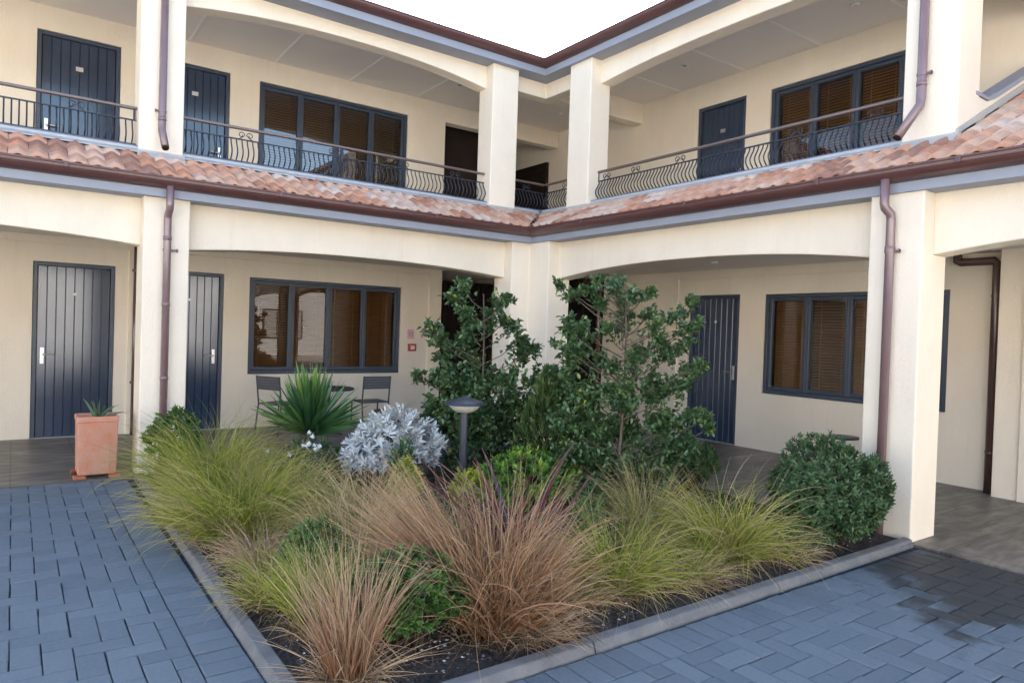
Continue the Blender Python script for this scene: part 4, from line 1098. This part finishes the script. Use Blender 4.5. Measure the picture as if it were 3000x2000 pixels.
clump("pale straw grass in the middle of the bed, in front of the chartreuse shrubs", GS, [
    dict(m=G_STRAW, n=420, L=0.66, r0=0.10, tilt=(0.05, 0.85), bend=(0.3, 1.3), w=0.0036, lvar=0.35),
    dict(m=G_OLIVE, n=260, L=0.55, r0=0.10, tilt=(0.05, 0.9), bend=(0.4, 1.4), w=0.0036, lvar=0.35, nm="green_blades")], (2.15, 4.75), 10)
clump("pale green grass between the copper sedge and the light green shrub", GS, [
    dict(m=G_OLIVE, n=260, L=0.40, r0=0.09, tilt=(0.05, 0.95), bend=(0.4, 1.6), w=0.004, lvar=0.4, curl=0.7),
    dict(m=G_STRAW, n=70, L=0.52, r0=0.09, tilt=(0.05, 0.8), bend=(0.3, 1.2), w=0.003, lvar=0.35, nm="flower_stalks")], (1.48, 3.55), 11)
clump("green and tan sedge at the right kerb, just right of the brown sedge", GS, [
    dict(m=G_LIME, n=950, L=0.56, r0=0.14, tilt=(0.02, 1.0), bend=(0.5, 2.0), w=0.0052, lvar=0.45, curl=0.6),
    dict(m=G_STRAW, n=260, L=0.70, r0=0.15, tilt=(0.2, 1.2), bend=(0.5, 2.0), w=0.0036, lvar=0.4, nm="dry_blades", curl=0.8)], (2.98, 3.0), 12)
clump("green and tan sedge at the right kerb, next to the round bush", GS, [
    dict(m=G_LIME, n=950, L=0.64, r0=0.15, tilt=(0.02, 1.0), bend=(0.5, 1.9), w=0.0056, lvar=0.45, curl=0.6),
    dict(m=G_STRAW, n=240, L=0.78, r0=0.15, tilt=(0.1, 1.1), bend=(0.5, 1.8), w=0.004, lvar=0.4, nm="dry_blades", curl=0.8)], (4.02, 3.02), 13)
clump("sparse olive grass behind the two right hand sedges", GS, [
    dict(m=G_OLIVE, n=520, L=0.62, r0=0.14, tilt=(0.03, 0.85), bend=(0.3, 1.3), w=0.004, lvar=0.4),
    dict(m=G_STRAW, n=240, L=0.70, r0=0.13, tilt=(0.03, 0.85), bend=(0.3, 1.3), w=0.003, lvar=0.35, nm="dry_blades")], (3.90, 3.62), 14)
clump("bleached dead tuft lying flat at the foot of the brown sedge", GS, [
    dict(m=G_DEAD, n=360, L=0.30, r0=0.13, tilt=(0.8, 1.5), bend=(0.2, 0.7), w=0.0032, lvar=0.5, curl=0.8)], (2.20, 2.80), 15)
clump("small straw tuft at the right kerb, between the brown sedge and the first green sedge", GS, [
    dict(m=G_DEAD, n=260, L=0.34, r0=0.14, tilt=(0.3, 1.4), bend=(0.3, 1.2), w=0.0036, lvar=0.5, curl=0.9),
    dict(m=G_OLIVE, n=140, L=0.36, r0=0.12, tilt=(0.1, 1.1), bend=(0.4, 1.5), w=0.0042, lvar=0.4, nm="green_blades", curl=0.7)], (2.60, 2.98), 18)
clump("low straw tuft at the right kerb, between the two green sedges", GS, [
    dict(m=G_DEAD, n=320, L=0.36, r0=0.16, tilt=(0.3, 1.4), bend=(0.3, 1.3), w=0.0038, lvar=0.5, curl=0.9),
    dict(m=G_LIME, n=200, L=0.40, r0=0.12, tilt=(0.1, 1.1), bend=(0.4, 1.6), w=0.0048, lvar=0.4, nm="green_blades", curl=0.7)], (3.48, 2.90), 19)
clump("low straw tuft at the right kerb, under the left side of the round bush", GS, [
    dict(m=G_DEAD, n=260, L=0.34, r0=0.15, tilt=(0.3, 1.4), bend=(0.3, 1.3), w=0.0042, lvar=0.5, curl=0.9),
    dict(m=G_OLIVE, n=180, L=0.40, r0=0.12, tilt=(0.1, 1.1), bend=(0.4, 1.6), w=0.0048, lvar=0.4, nm="green_blades", curl=0.7)], (4.42, 2.90), 20)
clump("thin green tuft at the left kerb, between lime sedge and tan tussock", GS, [
    dict(m=G_LIME, n=330, L=0.40, r0=0.11, tilt=(0.05, 1.1), bend=(0.5, 1.9), w=0.0046, lvar=0.45, curl=0.7),
    dict(m=G_STRAW, n=110, L=0.46, r0=0.1, tilt=(0.2, 1.2), bend=(0.4, 1.6), w=0.0032, lvar=0.4, nm="dry_blades", curl=0.9)], (1.20, 3.85), 21)
clump("loose straw grass in the middle of the bed, behind the front shrub and brown sedge", GS, [
    dict(m=G_OLIVE, n=420, L=0.50, r0=0.2, tilt=(0.05, 1.0), bend=(0.4, 1.7), w=0.0046, lvar=0.45, curl=0.8),
    dict(m=G_STRAW, n=200, L=0.58, r0=0.18, tilt=(0.05, 1.0), bend=(0.4, 1.7), w=0.0036, lvar=0.4, nm="dry_blades", curl=0.9)], (2.45, 4.15), 22)
clump("short olive grass at the left kerb, between the two lime mounds", GS, [
    dict(m=G_LIME, n=420, L=0.52, r0=0.2, tilt=(0.05, 1.0), bend=(0.5, 1.9), w=0.0056, lvar=0.45, curl=0.7, lean=(-0.06, 0)),
    dict(m=G_STRAW, n=120, L=0.62, r0=0.15, tilt=(0.3, 1.2), bend=(0.4, 1.5), w=0.0036, lvar=0.4, nm="dry_blades", curl=0.9, phis=(R(130), R(250)))], (1.26, 5.70), 23)
clump("purple leaved flax behind the brown sedge", "flax and sword leaved plants", [
    dict(m=L_FLAX, n=40, L=0.86, r0=0.08, tilt=(0.05, 0.85), bend=(0.1, 0.8), w=0.032, segs=6, lvar=0.3, wprof=2.2, curl=0.1, kinked=0.1)], (2.66, 3.56), 16, "flax", "flax")
clump("fresh green spiky plant beside the purple flax", "flax and sword leaved plants", [
    dict(m=L_SPIKE, n=60, L=0.36, r0=0.05, tilt=(0.0, 0.45), bend=(0.0, 0.3), w=0.018, segs=5, lvar=0.3, wprof=2.2, kinked=0.0)], (3.58, 3.95), 17, "spiky_plant", "plant")

# yucca: stiff sword leaves in a dome, young ones upright in the heart
def yucca(x, y, z0, L, n, label, m, m2):
    root = empty("yucca", (x, y, 0.06), label, "yucca")
    st = MB(); st.tube([(x, y, 0.04), (x, y, z0 + 0.25)], [0.05, 0.04], 10); st.build("trunk", M_BARK, root)
    blades("leaves", m, (x, y, z0 + 0.12), n, L, r0=0.04, tilt=(0.15, 1.4), bend=(0.0, 0.18), w=0.046, segs=6, lvar=0.3, wprof=2.6, curl=0.05, kinked=0.02, parent=root, seed=71, power=1.0)
    blades("young_leaves", m2, (x, y, z0 + 0.2), 30, L * 1.02, r0=0.03, tilt=(0.0, 0.32), bend=(0.0, 0.10), w=0.040, segs=6, lvar=0.2, wprof=2.6, curl=0.05, kinked=0.02, parent=root, seed=72)
    return root
yucca(2.44, 6.85, 0.38, 0.62, 170, "green yucca with stiff sword leaves, in front of the lower left window", L_YUCCA, L_YUCCI)

# spiky plant in the terracotta planter
root = empty("agave", (px, py, ph - 0.05), "small spiky green succulent growing in the terracotta planter", "succulent")
blades("leaves", L_AGAVE, (px + 0.01, py, ph - 0.06), 11, 0.27, r0=0.02, tilt=(0.05, 1.0), bend=(0.0, 0.9), w=0.034, segs=7, lvar=0.2, wprof=2.4, curl=0.05, kinked=0.0, parent=root, seed=76)

# shrubs
SH = "small shrubs in the garden bed"
shrub("leafy_shrub", L_FRONT, (1.57, 2.99, 0.24), (0.30, 0.26, 0.29), 420, 11, 0.044, 0.020, "compact fresh green shrub at the front, between copper and brown sedges", group=SH, seed=21, spread=(0.3, 1.3), young=0.25)
shrub("leafy_shrub", L_FRONT, (1.47, 3.98, 0.19), (0.24, 0.22, 0.26), 210, 9, 0.042, 0.020, "low light green shrub behind the small lime sedge on the left", group=SH, seed=22, young=0.45)
shrub("leafy_shrub", L_BRIGHT, (3.78, 4.95, 0.20), (0.60, 0.45, 0.34), 520, 10, 0.062, 0.026, "broad bright green mound in front of the two dark trees", group=SH, seed=23, young=0.35, nl=20)
shrub("leafy_shrub", L_CHART, (2.72, 5.28, 0.22), (0.15, 0.15, 0.26), 60, 9, 0.062, 0.024, "chartreuse shrub directly in front of the silver bush", group=SH, seed=24, young=0.2, nst=14)
shrub("leafy_shrub", L_CHART, (3.12, 4.92, 0.20), (0.17, 0.16, 0.25), 70, 9, 0.062, 0.024, "chartreuse shrub with orange tints, left of the bright green mound", group=SH, seed=25, young=0.2, nst=14)
shrub("leafy_shrub", L_FRONT, (1.27, 7.25, 0.38), (0.27, 0.27, 0.38), 210, 10, 0.055, 0.028, "dark green shrub at the foot of the left pillar", group=SH, seed=26)
shrub("silver_bush", L_SILVER, (2.98, 6.12, 0.34), (0.56, 0.42, 0.50), 400, 10, 0.078, 0.029, "silvery white felted bush in the middle of the bed", group=SH, seed=27, spread=(0.4, 1.4), depth=0.5, nl=9)
shrub("leafy_shrub", L_HEBE, (2.28, 6.35, 0.27), (0.36, 0.30, 0.27), 190, 9, 0.05, 0.018, "low grey green shrub dotted with white flowers, below the yucca", group=SH, seed=28)
rg = np.random.default_rng(29)
pf_ = np.stack([2.26 + rg.normal(0, 0.17, 14), 6.17 + rg.normal(0, 0.08, 14), 0.48 + rg.normal(0, 0.05, 14)], 1)
v, f, r = rosettes(pf_, norm(np.array([[0.0, -0.7, 0.7]]) + rg.normal(0, 0.2, (14, 3))), 9, 0.026, 0.018, rg, (1.0, 1.5))
fl_root = [o for o in col.objects if o.get("label", "").startswith("low grey green shrub dotted")][0]
raw_mesh("flowers", M_FLOWER, v, f, r, None, fl_root)
shrub("leafy_shrub", L_FRONT, (2.86, 5.62, 0.30), (0.14, 0.12, 0.33), 70, 8, 0.05, 0.016, "narrow green shrub growing up through the front of the silver bush", group=SH, seed=30, nst=16)
shrub("round_bush", L_HEBE, (5.13, 2.93, 0.37), (0.66, 0.42, 0.52), 1600, 9, 0.048, 0.021, "large round dense dark green bush against the right pillar", group=SH, seed=31, nl=11, depth=0.42, low=0.9,
      extra=[(4.80, 3.05, 0.78, -0.2, 0, 1), (4.95, 3.05, 0.86, 0, 0, 1), (5.2, 2.95, 0.87, 0.1, 0, 1), (5.36, 2.95, 0.82, 0.2, 0, 1)])
shrub("leafy_shrub", L_HEBE, (4.62, 2.86, 0.12), (0.28, 0.20, 0.18), 130, 9, 0.036, 0.013, "low creeping green plant under the front of the round bush", group=SH, seed=32, nst=14)
shrub("leafy_shrub", L_CONIF, (5.55, 4.60, 0.28), (0.38, 0.34, 0.28), 300, 9, 0.06, 0.013, "sparse olive brown shrub behind the round bush, below the right door", group=SH, seed=33)

# fine upright sprays
def conifer(x, y, h, rad, label):
    rg = np.random.default_rng(41)
    root = empty("feathery_shrub", (x, y, 0.06), label, "shrub", SH)
    n = 800
    z = 0.08 + (h - 0.08) * rg.uniform(0, 1, n) ** 0.85
    rr_ = rad * np.minimum(1, 1.25 * (1 - (z / (h + 0.03)) ** 1.6) + 0.06) * np.sqrt(rg.uniform(0.05, 1, n)); a = rg.uniform(0, 6.283, n)
    tips = np.stack([x + rr_ * np.cos(a), y + rr_ * np.sin(a), z], 1)
    od = np.stack([0.5 * np.cos(a), 0.5 * np.sin(a), np.full(n, 1.1)], 1) + rg.normal(0, 0.15, (n, 3))
    v, f, r = rosettes(tips, od, 12, 0.080, 0.014, rg, (0.12, 0.75))
    raw_mesh("foliage", L_CONIF, v, f, r, None, root)
    stems("stems", M_TWIG, (x, y, 0.05), tips, root, 0.008, 60, rg, 0.03)
conifer(4.22, 5.24, 1.24, 0.36, "feathery dark green upright shrub standing between the two dark trees")

# the two small trees: a thin stem, thin limbs and loose leafy sprays
def tree(x, y, scale, x0, y0, sprays, label, seed, big):
    rg = np.random.default_rng(seed)
    root = empty("small_tree", (x, y, 0.06), label, "tree", "small dark leaved trees in the bed")
    lat = np.array([0.813, -0.582, 0]); dep = np.array([0.582, 0.813, 0])
    C_, RR = [], []
    for (sx, sy, sr) in sprays:
        a, z, r = (sx - x0) * scale, (y0 - sy) * scale + 0.05, sr * scale
        spread = 0.28 if sr > 30 else 0.2
        C_.append(np.array([x, y, z]) + lat * a + dep * rg.uniform(-spread, spread)); RR.append(r)
    top = max(c[2] for c in C_) - 0.05
    Pn, Dn, Un, Rn = [], [], [], []
    roots = []
    for c, r in zip(C_, RR):
        z = max(0.08, min(top - 0.02, c[2] - 0.35 * np.linalg.norm((c - np.array([x, y, 0]))[:2]) - 0.12))
        roots.append(np.array([x, y, z]))
        ax = norm(c - roots[-1])
        nt_ = int((8 if r < 0.11 else 10) * (r / 0.08) ** 1.9) + 8                  # twigs of this spray
        for k in range(nt_):
            o_ = c + rg.normal(0, 1, 3) * r * 0.38
            d = norm(ax * 0.7 + rg.normal(0, 0.75, 3) + np.array([0, 0, 0.35]))
            ln = r * rg.uniform(0.5, 1.05) * 0.8 + 0.03
            m_ = int(5 + ln / 0.014)
            q = rg.uniform(0.05, 1.0, m_)
            pp = o_ + d * (ln * q)[:, None] + rg.normal(0, 0.006, (m_, 3))
            dd = norm(d * rg.uniform(0.1, 0.9, (m_, 1)) + norm(rg.normal(0, 1, (m_, 3))) * 0.9)
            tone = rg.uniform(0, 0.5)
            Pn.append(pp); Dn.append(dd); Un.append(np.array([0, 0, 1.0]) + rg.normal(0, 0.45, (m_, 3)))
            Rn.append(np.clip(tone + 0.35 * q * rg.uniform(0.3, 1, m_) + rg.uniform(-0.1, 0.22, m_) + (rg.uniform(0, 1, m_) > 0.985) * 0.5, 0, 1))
        m_ = 10                                               # a few leaves along the limb itself
        q = rg.uniform(0.35, 0.95, m_)
        pp = roots[-1] + (c - roots[-1]) * q[:, None] + rg.normal(0, 0.03, (m_, 3))
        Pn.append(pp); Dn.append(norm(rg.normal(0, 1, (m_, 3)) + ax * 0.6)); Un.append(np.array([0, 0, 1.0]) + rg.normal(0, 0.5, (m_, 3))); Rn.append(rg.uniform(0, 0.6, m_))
    Pn = np.concatenate(Pn); Dn = np.concatenate(Dn); Un = np.concatenate(Un); Rn = np.concatenate(Rn)
    Pn[:, 2] = np.maximum(Pn[:, 2], 0.09)
    v, f, r = leaves(Pn, Dn, Un, big * rg.uniform(0.55, 1.15, len(Pn)), big * 0.66 * rg.uniform(0.7, 1.15, len(Pn)), rg, Rn)
    raw_mesh("crown", L_DARK, v, f, r, None, root)
    tr = MB(); pts = []
    for i in range(9):
        t = i / 8; pts.append((x + 0.03 * math.sin(3 * t), y + 0.02 * math.cos(4 * t), 0.03 + t * (top - 0.03)))
    tr.tube(pts, [0.020 * (1 - 0.75 * i / 8) for i in range(9)], 8); tr.build("trunk", M_BARK, root, smooth=True)
    lm = MB()
    for c, r in zip(C_, RR):
        z = max(0.08, min(top - 0.02, c[2] - 0.35 * np.linalg.norm((c - np.array([x, y, 0]))[:2]) - 0.12))
        b_ = Vector((x, y, z)); e = Vector(c)
        mid = b_.lerp(e, 0.55) + Vector((0, 0, -0.03))
        lm.tube([b_, mid, e, e + (e - mid) * (0.5 * r / max(0.05, (e - mid).length))], [0.006, 0.005, 0.004, 0.003], 5, cap=False)
    lm.build("limbs", M_BARK, root, smooth=True, recalc=False)
    return root
TL = [(1050, 662, 17), (1045, 692, 18), (1058, 722, 20), (1070, 755, 24), (1132, 700, 18), (1152, 690, 12), (1112, 735, 20), (1145, 735, 14), (985, 762, 17), (1008, 788, 22), (1050, 800, 28), (1012, 830, 20), (1030, 868, 32), (1080, 855, 32), (1080, 900, 36),
      (1163, 750, 14), (1182, 780, 20), (1213, 798, 14), (1186, 822, 22), (958, 870, 11), (985, 884, 12), (1122, 880, 26), (1160, 880, 32), (1208, 872, 22), (1000, 930, 22), (986, 960, 18), (1040, 940, 34), (1090, 950, 38), (1150, 940, 38), (1202, 940, 30), (1022, 1000, 30), (1080, 1010, 40), (1140, 1000, 40), (1190, 1000, 32), (1130, 1045, 36), (1060, 1050, 30)]
tree(3.99, 6.13, 0.00456, 1095, 1095, TL, "slender dark leaved tree left of the corner pillar, behind the garden lamp", 51, 0.062)
TR = [(1312, 667, 13), (1344, 695, 18), (1375, 678, 16), (1386, 662, 12), (1407, 712, 17), (1449, 660, 15), (1431, 678, 14), (1466, 692, 16), (1498, 685, 14), (1463, 715, 14), (1470, 741, 16), (1508, 734, 15), (1552, 737, 14), (1519, 762, 16), (1344, 755, 20), (1330, 772, 18), (1372, 769, 18), (1421, 769, 15), (1456, 762, 14),
      (1326, 811, 20), (1358, 818, 26), (1382, 818, 16), (1344, 842, 22), (1414, 842, 20), (1442, 860, 20), (1480, 842, 22), (1505, 825, 20), (1536, 800, 22), (1556, 825, 22), (1600, 700, 13), (1596, 727, 14), (1616, 748, 12), (1589, 769, 18), (1589, 807, 20), (1622, 842, 16), (1641, 848, 10), (1603, 860, 18), (1589, 895, 24), (1636, 962, 13), (1646, 982, 9), (1606, 954, 20),
      (1335, 900, 36), (1390, 920, 42), (1455, 930, 46), (1530, 905, 44), (1330, 980, 34), (1400, 1000, 52), (1475, 1010, 52), (1555, 985, 48), (1350, 1060, 40), (1420, 1080, 48), (1500, 1080, 48), (1565, 1060, 38), (1400, 1130, 34), (1465, 1140, 36), (1535, 1120, 32), (1596, 1025, 26)]
tree(4.44, 4.50, 0.00392, 1455, 1170, TR, "fuller dark leaved tree right of the corner pillar, in front of the right door", 52, 0.056)
